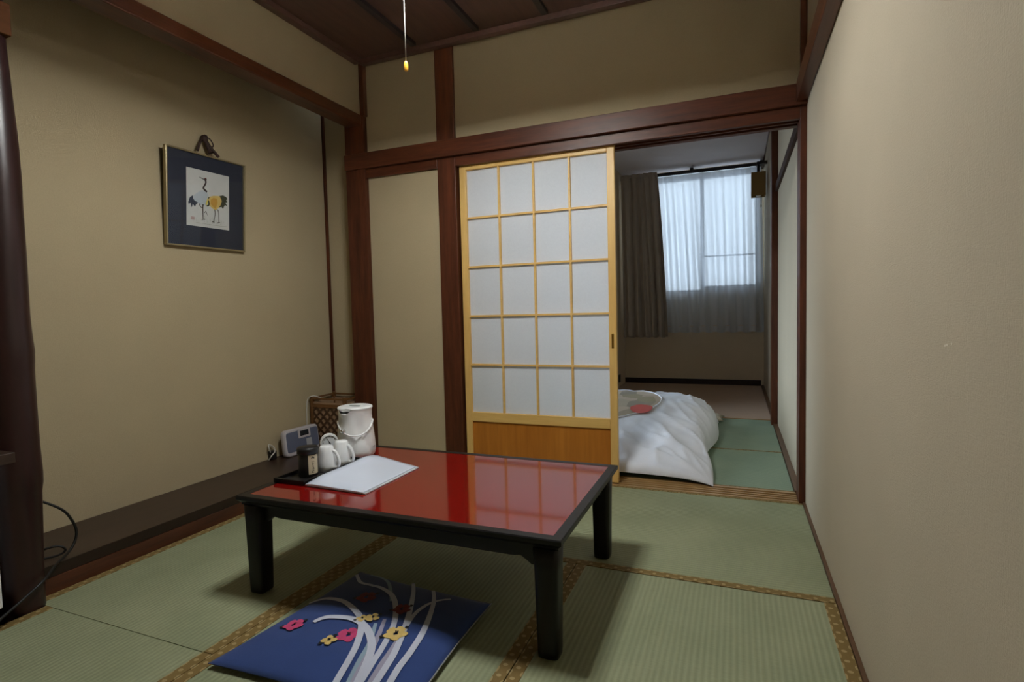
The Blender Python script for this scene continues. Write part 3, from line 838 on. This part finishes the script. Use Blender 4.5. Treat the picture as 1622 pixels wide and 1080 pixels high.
for i in range(6):
    a = math.radians(8+i*2.2); r = .0815; h = .004 if i % 2 else .003
    da = math.radians(.8)
    quad(bm, [(kx+r*math.cos(a-da), ky+r*math.sin(a-da), TS+.040), (kx+r*math.cos(a+da), ky+r*math.sin(a+da), TS+.040), (kx+r*math.cos(a+da), ky+r*math.sin(a+da), TS+.040+h), (kx+r*math.cos(a-da), ky+r*math.sin(a-da), TS+.040+h)])
obj('printed_mark', bm, M['logo'], K)
# folder of sheets
FQ = [(-1.724, -1.392), (-1.466, -1.402), (-1.466, -1.072), (-1.728, -.990)]
fl = thing('document_folder', (-1.6, -1.22, TS), 'glossy white folder of sheets lying on the red table in front of the mugs', 'folder')
def slab(bm, Q, z0, hf, N=24, inset=0):
    Qv = [Vector(q) for q in Q]; c = sum(Qv, Vector((0, 0)))/4
    Qv = [q+(c-q)*inset for q in Qv]
    top = []; bot = []
    for j in range(N+1):
        rt = []; rb = []
        for i in range(N+1):
            u, v = i/N, j/N
            p = Qv[0].lerp(Qv[1], u).lerp(Qv[3].lerp(Qv[2], u), v)
            rt.append(bm.verts.new((p.x, p.y, z0+hf(u, v)))); rb.append(bm.verts.new((p.x, p.y, z0+hf(u, v)*.0)))
        top.append(rt); bot.append(rb)
    for j in range(N):
        for i in range(N):
            bm.faces.new((top[j][i], top[j][i+1], top[j+1][i+1], top[j+1][i])).smooth = True
            bm.faces.new((bot[j][i], bot[j+1][i], bot[j+1][i+1], bot[j][i+1]))
    for i in range(N):
        for A, B in ((0, 'r'), (N, 'r'), (0, 'c'), (N, 'c')):
            if B == 'r': a, b = (A, i), (A, i+1)
            else: a, b = (i, A), (i+1, A)
            bm.faces.new((top[a[0]][a[1]], top[b[0]][b[1]], bot[b[0]][b[1]], bot[a[0]][a[1]]))
bm = bmesh.new(); slab(bm, [(-1.722, -1.385), (-1.460, -1.398), (-1.455, -1.068), (-1.700, -.992)], TS, lambda u, v: .0035, 2); obj('inner_sheets', bm, M['sheet'], fl)
bm = bmesh.new(); slab(bm, FQ, TS+.0036, lambda u, v: .004+.012*max(0, (1-u))**1.5*min(1, 5*v)*min(1, 5*(1-v)+.35)*(.8+.4*noise.noise(Vector((u*2, v*3, 1))))+.004*min(1, 8*u)*(1-u)); obj('plastic_sleeve', bm, M['sleeve'], fl)

# ------------------------------------------------------------------ alcove things
# bathroom scale leaning on the alcove wall
SC = thing('bathroom_scale', (-2.80, -.24, .099), 'slate blue and white bathroom scale standing on edge against the alcove wall', 'scale')
O = Vector((-2.800, -.400, .1)); EY = Vector((.05, 1, 0)).normalized(); EU = Vector((-.10, 0, 1)).normalized(); EN = EY.cross(EU).normalized()
if EN.x < 0: EN = -EN
W_, H_ = .272, .162
def rrect(w0, w1, h0, h1, r, d, seg=6):
    pts = []
    for (cw, chh, a0) in ((w1-r, h1-r, 0), (w0+r, h1-r, PI/2), (w0+r, h0+r, PI), (w1-r, h0+r, 1.5*PI)):
        for k in range(seg+1):
            a = a0+PI/2*k/seg; w = cw+r*math.cos(a); h = chh+r*math.sin(a)
            pts.append(O+EY*w+EU*h+EN*d)
    return pts
def loft(bm, loops, mi=0, smooth=True):
    V = [[bm.verts.new(p) for p in l] for l in loops]
    for A, B in zip(V, V[1:]):
        for k in range(len(A)):
            f = bm.faces.new((A[k], A[(k+1) % len(A)], B[(k+1) % len(A)], B[k])); f.smooth = smooth; f.material_index = mi
    bm.faces.new(V[0][::-1]).material_index = mi; bm.faces.new(V[-1]).material_index = mi
bm = bmesh.new(); loft(bm, [rrect(.01, W_-.01, .008, H_-.008, .025, -.034), rrect(0, W_, 0, H_, .028, -.026), rrect(0, W_, 0, H_, .028, .002), rrect(.008, W_-.008, .008, H_-.008, .022, .008)])
obj('scale_shell', bm, M['scale_white'], SC)
bm = bmesh.new(); loft(bm, [rrect(.010, W_-.012, .026, H_-.016, .014, .006), rrect(.010, W_-.012, .026, H_-.016, .014, .0105)], 0, False); obj('platform_mat', bm, M['scale_blue'], SC)
bm = bmesh.new(); loft(bm, [rrect(.100, .196, H_-.064, H_-.008, .006, .008), rrect(.100, .196, H_-.064, H_-.008, .006, .0135)], 0, False); BZ = obj('display_bezel', bm, M['scale_white'], SC)
bm = bmesh.new(); loft(bm, [rrect(.114, .182, H_-.052, H_-.020, .003, .012), rrect(.114, .182, H_-.052, H_-.020, .003, .0142)], 0, False); obj('display', bm, M['screen'], BZ)
bm = bmesh.new(); loft(bm, [rrect(.160, .204, .040, .086, .002, .0095), rrect(.160, .204, .040, .086, .002, .0112)], 0, False); obj('sticker', bm, M['sticker'], SC)
# power adapter by the scale
PA = thing('power_adapter', (-2.87, -.44, .10), 'small dark power adapter with tangled white lead left of the bathroom scale', 'adapter')
bx('adapter_block', (-2.888, -2.852, -.452, -.418, .100, .150), M['black_matte'], PA, .004)
bm = bmesh.new()
tube(bm, smooth_path([(-2.868, -.452, .145), (-2.862, -.468, .175), (-2.880, -.45, .190), (-2.870, -.425, .170), (-2.845, -.44, .150), (-2.842, -.47, .130), (-2.86, -.475, .105)], 6), .0035, 8); obj('lead', bm, M['cord_w'], PA)
# lattice basket
bx0, bx1, by0, by1, bz0, bz1 = -2.874, -2.592, -.105, .128, .1, .42
BK = thing('lattice_basket', (-2.75, 0, .1), 'square brown bamboo lattice basket standing in the alcove corner', 'basket')
for x in (bx0, bx1-.020):
    for y in (by0, by1-.020): bx('corner_post', (x, x+.020, y, y+.020, bz0, bz1+.006), M['bamboo'], BK, .002)
for nm, z, hgt in (('top_rim', bz1-.006, .012), ('band_rail', bz1-.052, .022), ('base_rail', bz0+.020, .040)):
    bm = bmesh.new()
    for b in ((bx0+.002, bx1-.002, by0+.002, by0+.010), (bx0+.002, bx1-.002, by1-.010, by1-.002), (bx0+.002, bx0+.010, by0+.002, by1-.002), (bx1-.010, bx1-.002, by0+.002, by1-.002)): box(bm, *b, z-hgt/2, z+hgt/2)
    obj(nm, bm, M['bamboo'], BK, .001)
bm = bmesh.new()
# upper solid band and backing board inside the lattice
for b in ((bx0+.012, bx1-.012, by0+.010, by0+.013), (bx0+.012, bx1-.012, by1-.013, by1-.010), (bx0+.010, bx0+.013, by0+.013, by1-.013), (bx1-.013, bx1-.010, by0+.013, by1-.013)): box(bm, *b, bz0+.01, bz1-.03)
box(bm, bx0+.013, bx1-.013, by0+.013, by1-.013, bz0, bz0+.01)
obj('lining', bm, M['basket_paper'], BK)
bm = bmesh.new()
def slat(p, q, nrm, w=.013, th=.0025):
    p, q = Vector(p), Vector(q); d = (q-p).normalized(); s = d.cross(nrm)*w*.5; t = nrm*th
    a = [p-s, p+s, q+s, q-s]; V = [bm.verts.new(v) for v in a]+[bm.verts.new(v+t) for v in a]
    for i in ((0, 1, 2, 3), (7, 6, 5, 4), (0, 4, 5, 1), (1, 5, 6, 2), (2, 6, 7, 3), (3, 7, 4, 0)): bm.faces.new([V[k] for k in i])
def lattice(fixed, axis, a0, a1, z0, z1, nrm, step=.040):
    for sgn in (1, -1):
        c = -1.0
        while c < 1.5:
            # line z = z0 + sgn*(s-a0) + c
            pts = []
            for s in (a0, a1):
                z = z0+c+sgn*(s-a0)
                if z0 <= z <= z1: pts.append((s, z))
            for z in (z0, z1):
                s = a0+(z-z0-c)*sgn
                if a0 < s < a1: pts.append((s, z))
            if len(pts) >= 2 and (abs(pts[0][0]-pts[1][0]) > .01):
                off = .0 if sgn > 0 else .0026
                P = [((s, fixed, z) if axis == 'x' else (fixed, s, z)) for s, z in pts[:2]]
                P = [Vector(p)+nrm*off for p in P]
                slat(P[0], P[1], nrm)
            c += step*1.414
lattice(by0+.0095, 'x', bx0+.018, bx1-.018, bz0+.04, bz1-.062, Vector((0, -1, 0)))
lattice(bx1-.0095, 'y', by0+.018, by1-.018, bz0+.04, bz1-.062, Vector((1, 0, 0)))
obj('lattice_weave', bm, M['bamboo_lat'], BK)
# white cord hanging over the basket
bm = bmesh.new()
tube(bm, smooth_path([(-2.83, -.04, .405), (-2.835, -.08, .424), (-2.85, -.108, .430), (-2.868, -.122, .418), (-2.880, -.126, .38), (-2.884, -.128, .28), (-2.884, -.13, .16), (-2.875, -.118, .106)], 8), .0035, 8)
WC = obj('white_cord', bm, M['cord_w'], BK); WC['label'] = 'thin white cord hooked over the rim'

# framed picture
PC = thing('framed_picture', (-2.885, -.79, 1.31), 'framed picture of two cranes on a navy mat on the alcove wall', 'picture')
q00 = Vector((-2.874, -1.026, 1.312)); q10 = Vector((-2.874, -.562, 1.318)); q01 = Vector((-2.840, -1.028, 1.790)); q11 = Vector((-2.840, -.562, 1.806))
ex = (q10-q00); ey = (q01-q00); nrm = Vector((ey.z, 0, -ey.x)).normalized()
def pp(u, v, d=0): return q00+ex*u+ey*v+nrm*d
def fbox(bm, u0, u1, v0, v1, d0, d1, mi=0):
    V = [bm.verts.new(pp(u, v, d)) for u in (u0, u1) for v in (v0, v1) for d in (d0, d1)]
    for i in ((0, 1, 3, 2), (4, 6, 7, 5), (0, 4, 5, 1), (2, 3, 7, 6), (0, 2, 6, 4), (1, 5, 7, 3)): bm.faces.new([V[k] for k in i]).material_index = mi
fw = .018
bm = bmesh.new()
for a in ((0, 1, 0, fw), (0, 1, 1-fw, 1), (0, fw*1.1, fw, 1-fw), (1-fw*1.1, 1, fw, 1-fw)): fbox(bm, *a, -.014, .008)
obj('picture_frame', bm, M['frame'], PC, .002)
bm = bmesh.new(); fbox(bm, .015, .985, .015, .985, -.010, -.003); obj('matboard', bm, M['matboard'], PC)
# art paper
pu0, pu1, pv0, pv1 = .243, .785, .228, .828
bm = bmesh.new(); fbox(bm, pu0, pu1, pv0, pv1, -.0032, -.002)
art = ['artpaper', 'a_white', 'a_dark', 'a_green', 'a_gold', 'a_gold2', 'a_yel', 'a_line', 'a_red', 'a_seal', 'a_grass']
# drawing coordinates: measured on the paper, u to the right, v downwards (0..1)
def au(x, y):
    u = (x-115)/(738-115); top = 100+(245-100)*u; bot = 912+(997-912)*u; return u, (y-top)/(bot-top)
def ap(x, y, d):
    u, v = au(x, y); return pp(pu0+(pu1-pu0)*u, pv1-(pv1-pv0)*v, d)
dl = [-.0018]
def poly(pts, m):
    dl[0] += .00006
    quad(bm, [ap(x, y, dl[0]) for x, y in pts], art.index(m))
def line(pts, w, m, w2=None):
    dl[0] += .00003
    P = smooth_path([(x, y, 0) for x, y in pts], 5); K = len(P); prev = None
    for i, p in enumerate(P):
        d = (P[min(i+1, K-1)]-P[max(i-1, 0)]).normalized(); ww = w+((w2 if w2 is not None else w)-w)*i/(K-1)
        nn = Vector((-d.y, d.x, 0))*ww*.5
        cur = [bm.verts.new(ap(p.x-nn.x, p.y-nn.y, dl[0])), bm.verts.new(ap(p.x+nn.x, p.y+nn.y, dl[0]))]
        if prev: bm.faces.new((prev[0], cur[0], cur[1], prev[1])).material_index = art.index(m)
        prev = cur
poly([(585, 510), (640, 502), (690, 525), (712, 555), (690, 575), (712, 600), (680, 605), (708, 655), (670, 640), (640, 695), (620, 665), (580, 672), (610, 600)], 'a_green')
poly([(440, 520), (500, 505), (590, 512), (625, 580), (605, 640), (560, 690), (530, 712), (490, 690), (430, 640), (420, 570)], 'a_gold2')
poly([(455, 560), (500, 535), (550, 550), (560, 610), (530, 690), (495, 670), (455, 620)], 'a_gold')
line([(435, 525), (415, 560), (430, 600), (425, 640), (395, 645)], 16, 'a_green', 22)
line([(512, 700), (520, 760), (500, 870)], 13, 'a_line', 8); line([(550, 700), (572, 735), (578, 890)], 13, 'a_line', 8)
line([(475, 868), (512, 880)], 14, 'a_line'); line([(550, 890), (595, 884)], 12, 'a_line')
poly([(205, 495), (160, 525), (138, 590), (145, 630), (165, 600), (185, 670), (200, 620), (230, 660), (245, 625), (280, 600), (230, 575), (205, 540)], 'a_dark')
poly([(210, 505), (250, 470), (330, 425), (395, 445), (425, 500), (420, 580), (400, 640), (330, 645), (270, 600), (215, 560)], 'a_white')
poly([(420, 505), (418, 590), (400, 640), (375, 625), (395, 580)], 'a_yel')
line([(405, 450), (375, 430), (352, 395), (372, 355), (388, 315), (375, 285)], 26, 'a_line', 22)
poly([(358, 270), (378, 256), (402, 272), (395, 298), (375, 300)], 'a_line'); poly([(368, 258), (390, 256), (396, 270), (376, 268)], 'a_red')
line([(362, 278), (330, 262), (292, 243)], 14, 'a_line', 6)
line([(345, 625), (340, 690), (345, 840)], 20, 'a_line', 9); line([(295, 615), (305, 655), (345, 680)], 14, 'a_line', 8); line([(365, 745), (385, 725), (405, 780)], 10, 'a_line', 4); line([(325, 838), (375, 836)], 12, 'a_line')
poly([(172, 790), (222, 800), (222, 845), (172, 835)], 'a_seal')
random.seed(3)
for k in range(26):
    x = 230+random.random()*430; y = 840+(x-230)*.12+random.random()*55-20
    line([(x, y), (x+random.uniform(-20, 20), y-random.uniform(10, 55))], 4, 'a_grass', 2)
line([(240, 880), (400, 905), (560, 930), (700, 945)], 5, 'a_grass')
obj('artwork', bm, [M[a] for a in art], PC)
bm = bmesh.new(); fbox(bm, .017, .983, .017, .983, .0, .0015); obj('glazing', bm, M['glazing'], PC)
# hanging cord with knot
HC = []
bm = bmesh.new()
tube(bm, [(-2.89, -.786, 1.897), (-2.862, -.786, 1.90)], .006, 8)
tube(bm, smooth_path([(-2.872, -.786, 1.898), (-2.862, -.815, 1.862), (-2.85, -.845, 1.806)], 4), .006, 8)
tube(bm, smooth_path([(-2.872, -.784, 1.895), (-2.860, -.765, 1.85), (-2.848, -.722, 1.802)], 4), .008, 8)
tube(bm, smooth_path([(-2.872, -.786, 1.893), (-2.860, -.778, 1.85), (-2.848, -.768, 1.812)], 4), [.010]*8+[.016], 8)
tube(bm, smooth_path([(-2.870, -.782, 1.896), (-2.862, -.758, 1.888), (-2.860, -.742, 1.862), (-2.860, -.752, 1.848), (-2.861, -.768, 1.858), (-2.864, -.776, 1.875)], 5), .0035, 8)
lathe(bm, [(.0, -.02), (.014, -.016), (.018, 0), (.014, .014), (0, .018)], (-2.866, -.787, 1.886), 14, capb=False, capt=False)
o = obj('hanging_cord', bm, M['cordbrown'], PC); o['label'] = 'dark brown knotted hanging cord'

# ------------------------------------------------------------------ near left: stand, white box, cable
TV = thing('wall_shelf', (-2.5, -2.1, .53), 'dark wooden shelf board jutting in at the left edge past the log post', 'shelf')
bx('shelf_board', (-2.88, -2.300, -2.7, -1.952, .531, .562), M['toko'], TV, .002)
bx('shelf_side', (-2.88, -2.36, -2.7, -2.68, 0.002, .531), M['toko_edge'], TV, .002)
bx('shelf_support', (-2.89, -2.865, -2.6, -1.96, 0.002, .531), M['toko_edge'], TV, .002)
FRG = thing('white_cabinet', (-2.6, -2.2, .0), 'white cabinet below the shelf at the left edge of the room', 'cabinet')
bx('cabinet_body', (-2.86, -2.42, -2.5, -1.953, .06, .50), M['white_pl'], FRG, .006)
bx('cabinet_foot', (-2.84, -2.44, -2.48, -1.97, 0.002, .06), M['black_matte'], FRG, .002)
bm = bmesh.new()
P = smooth_path([(-2.70, -1.84, .36), (-2.60, -1.79, .340), (-2.56, -1.711, .277), (-2.56, -1.674, .217), (-2.56, -1.664, .166), (-2.55, -1.690, .122), (-2.48, -1.775, .112), (-2.42, -1.843, .099), (-2.405, -1.90, .075), (-2.398, -1.965, .045), (-2.39, -2.05, .012), (-2.38, -2.3, .0065)], 8)
tube(bm, P, .0045, 8)
CB = obj('power_cable', bm, M['cable']); tag(CB, 'black power cable looping from behind the log post onto the alcove step', 'cable')
bm = bmesh.new()
tube(bm, smooth_path([(-2.66, -1.82, .106), (-2.60, -1.76, .135), (-2.575, -1.72, .14), (-2.565, -1.70, .122), (-2.575, -1.72, .106), (-2.62, -1.80, .106)], 6), .004, 8)
CB2 = obj('power_cable', bm, M['cable']); tag(CB2, 'short dark loop of cable lying on the alcove floor beside the log post', 'cable')

# ------------------------------------------------------------------ bedding
FT = thing('futon_duvet', (-1.0, 1.0, .0), 'puffy white duvet with an oval cutout lying on the bedroom tatami', 'duvet')
DX0, DX1, DY0, DY1 = -1.60, -.415, .125, 1.82
OX, OY, ORX, ORY = -1.20, 1.05, .41, .36
def duv(u, v):
    # u,v in -1..1
    cxm, cym = (DX0+DX1)/2, (DY0+DY1)/2; hx, hy = (DX1-DX0)/2, (DY1-DY0)/2
    x = cxm+hx*u*(1-.095*(math.exp(-((v+.34)/.32)**2)+.5*math.exp(-((v-.8)/.3)**2))*(1 if u > 0 else .3)*abs(u)**3)
    y = cym+hy*v*(1-.02*(1-u*u))
    a = (1-abs(u)**4.5)**.5*(1-abs(v)**4.0)**.55
    q = min(1, max(0, (v+.85)/1.25)); q = q*q*(3-2*q)
    z = (.165+.140*q)*a
    k = min(1, 2*a)
    # creases fanning from the near right corner and from the cutout
    crv = Vector((x-DX1, y-DY0, 0)); ang = math.atan2(crv.y, -crv.x); rad = crv.length
    z += .012*(1-2*abs(math.sin(ang*6.5+1.3*noise.noise(Vector((x*3, y*3, 0))))))*math.exp(-((rad-.42)/.34)**2)*k
    d2 = Vector((x-OX, y-OY)); an2 = math.atan2(d2.y, d2.x); r2 = d2.length
    z += .008*(1-2*abs(math.sin(an2*7+1.1*noise.noise(Vector((x*4, y*4, 5))))))*math.exp(-((r2-.68)/.22)**2)*k
    z += .011*noise.noise(Vector((x*4.2, y*3.6, 2)))*k + .005*noise.noise(Vector((x*13, y*11, 4)))*k
    n2 = noise.noise(Vector((x*7+y*5, (y-x)*2.2, 9)))
    z += .013*max(0, 1-abs(n2)*6)*k*math.exp(-((r2-.8)/.35)**2)
    return x, y, max(z, 0)
NU, NV = 110, 130
bm = bmesh.new()
gt = []; gb = []
for j in range(NV+1):
    rt = []; rb = []
    for i in range(NU+1):
        u = math.sin(PI/2*(2*i/NU-1)); v = math.sin(PI/2*(2*j/NV-1))
        x, y, z = duv(u, v)
        e = max(abs(u), abs(v))
        seam = .030*(1-min(1, (abs(u)*abs(v))**6))*e**8
        rt.append(bm.verts.new((x, y, .006+seam+z)))
        rb.append(bm.verts.new((x, y, .004+seam)) if not (i in (0, NU) or j in (0, NV)) else None)
    gt.append(rt); gb.append(rb)
for j in range(NV):
    for i in range(NU):
        f = bm.faces.new((gt[j][i], gt[j][i+1], gt[j+1][i+1], gt[j+1][i])); f.smooth = True
        q = [gb[j2][i2] or gt[j2][i2] for j2, i2 in ((j, i), (j+1, i), (j+1, i+1), (j, i+1))]
        bm.faces.new(q).smooth = True
obj('duvet_cover', bm, M['duvet'], FT)
# blanket showing through the oval, its red motif and the edge of the cutout
def dz(x, y):
    cxm, cym = (DX0+DX1)/2, (DY0+DY1)/2; hx, hy = (DX1-DX0)/2, (DY1-DY0)/2
    u = (x-cxm)/hx; v = (y-cym)/hy
    for _ in range(20):
        X, Y, _z = duv(u, v); u += (x-X)/hx; v += (y-Y)/hy; u = max(-1, min(1, u)); v = max(-1, min(1, v))
    return duv(u, v)[2]+.006
bm = bmesh.new(); prev = None; seg = 48
for r in [0.02]+[k/8 for k in range(1, 9)]:
    cur = []
    for k in range(seg):
        a = 2*PI*k/seg; x = OX+ORX*r*math.cos(a); y = OY+ORY*r*math.sin(a)
        x = max(x, DX0+.05)
        cur.append(bm.verts.new((x, y, dz(x, y)+.005+.004*noise.noise(Vector((x*9, y*9, 1))))))
    if prev:
        for k in range(seg): bm.faces.new((prev[k], prev[(k+1) % seg], cur[(k+1) % seg], cur[k])).smooth = True
    else: bm.faces.new(cur)
    prev = cur
for (mx, my, rx, ry) in ((-.90, .87, .075, .095),):
    P = []
    for k in range(18):
        a = 2*PI*k/18; x = mx+rx*math.cos(a); y = my+ry*math.sin(a)*(1 if math.sin(a) < 0 else .55)
        P.append(bm.verts.new((x, y, dz(x, y)+.0125)))
    bm.faces.new(P).material_index = 1
o = obj('inner_blanket', bm, [M['quilt'], M['quilt_red']], FT); o['label'] = 'beige patterned blanket showing in the oval cutout'
bm = bmesh.new(); P = []
for k in range(61):
    a = 2*PI*k/60; x = max(OX+ORX*1.0*math.cos(a), DX0+.05); y = OY+ORY*1.0*math.sin(a); P.append((x, y, dz(x, y)+.006))
tube(bm, P, .005, 8, cap=False); obj('cutout_hem', bm, M['duvet'], FT)
# pillow behind
PL = thing('pillow', (-.64, 1.92, .0), 'cream pillow corner poking out behind the white duvet', 'pillow')
bm = bmesh.new(); N = 20; gt = []
for j in range(N+1):
    r = []
    for i in range(N+1):
        u, v = 2*i/N-1, 2*j/N-1
        x = -.64+.25*u*(1-.1*(1-v*v)); y = 1.93+.10*v*(1-.1*(1-u*u)); h = .042*((1-u**4)*(1-v**4))**.5
        r.append((x, y, h))
    gt.append(r)
T_ = [[bm.verts.new((x, y, .022+h)) for x, y, h in r] for r in gt]; B_ = [[bm.verts.new((x, y, .020-h*.3)) for x, y, h in r] for r in gt]
for j in range(N):
    for i in range(N):
        bm.faces.new((T_[j][i], T_[j][i+1], T_[j+1][i+1], T_[j+1][i])).smooth = True; bm.faces.new((B_[j][i], B_[j+1][i], B_[j+1][i+1], B_[j][i+1])).smooth = True
bmesh.ops.remove_doubles(bm, verts=bm.verts, dist=.0021)
obj('pillow_case', bm, M['pillow'], PL)

# ------------------------------------------------------------------ ceiling lamp and its cord
LXc, LYc = -1.22, -1.33
LP = thing('pendant_lamp', (LXc, LYc, 2.2), 'white shaded pendant lamp hanging from the ceiling above the red table', 'lamp')
bm = bmesh.new(); lathe(bm, [(.225, 2.092), (.215, 2.13), (.17, 2.18), (.10, 2.215), (.04, 2.225)], (LXc, LYc, 0), 48, capb=False, capt=True); obj('lamp_shade', bm, M['shade'], LP)
bm = bmesh.new(); tube(bm, [(LXc, LYc, 2.225), (LXc, LYc, ZC)], .008); lathe(bm, [(.05, ZC-.03), (.05, ZC)], (LXc, LYc, 0), 24); obj('suspension', bm, M['rail'], LP)
bm = bmesh.new(); R = .14
tube(bm, [(LXc+R*math.cos(2*PI*k/48), LYc+R*math.sin(2*PI*k/48), 2.118) for k in range(49)], .0145, 10, cap=False); obj('ring_tube', bm, M['tube'], LP)
PCo = thing('pull_cord', (-1.306, -1.30, 1.745), 'white pull cord with a small yellow knob hanging from the ceiling lamp', 'pull cord')
bm = bmesh.new(); tube(bm, [(-1.3045, -1.30, 2.10), (-1.3055, -1.30, 1.97), (-1.306, -1.30, 1.77)], .0014, 8); CC = obj('cord', bm, M['cord_w'], PCo)
bm = bmesh.new(); lathe(bm, [(.0045, 0), (.0062, .003), (.0068, .012), (.0065, .024), (.0045, .030), (.002, .032)], (-1.306, -1.30, 1.743), 20); o = obj('knob', bm, M['knob'], CC); o['label'] = 'yellow plastic knob'

# ------------------------------------------------------------------ daylight
w = bpy.data.worlds.new('sky'); S.world = w; w.use_nodes = True
bg = w.node_tree.nodes['Background']; bg.inputs[0].default_value = (.72, .86, 1.0, 1); bg.inputs[1].default_value = 4.9
pl = bpy.data.lights.new('window_portal', 'AREA'); pl.shape = 'RECTANGLE'; pl.size = WX1-WX0; pl.size_y = WZ1-WZ0; pl.cycles.is_portal = True
po = bpy.data.objects.new('window_portal', pl); COL.objects.link(po); po.location = ((WX0+WX1)/2, 4.26, (WZ0+WZ1)/2); po.rotation_euler = (-PI/2, 0, 0)
pl = bpy.data.lights.new('side_window_portal', 'AREA'); pl.shape = 'RECTANGLE'; pl.size = SZ1-SZ0; pl.size_y = SY1-SY0; pl.cycles.is_portal = True
po = bpy.data.objects.new('side_window_portal', pl); COL.objects.link(po); po.location = (-1.71, (SY0+SY1)/2, (SZ0+SZ1)/2); po.rotation_euler = (0, -PI/2, 0)

S.view_settings.view_transform = 'Standard'; S.view_settings.look = 'None'; S.view_settings.gamma = 1; S.view_settings.use_curve_mapping = False
S.view_settings.exposure = .09
S.cycles.max_bounces = 10; S.cycles.diffuse_bounces = 6; S.cycles.transparent_max_bounces = 16
S.cycles.sample_clamp_indirect = 6
S.cycles.use_denoising = True
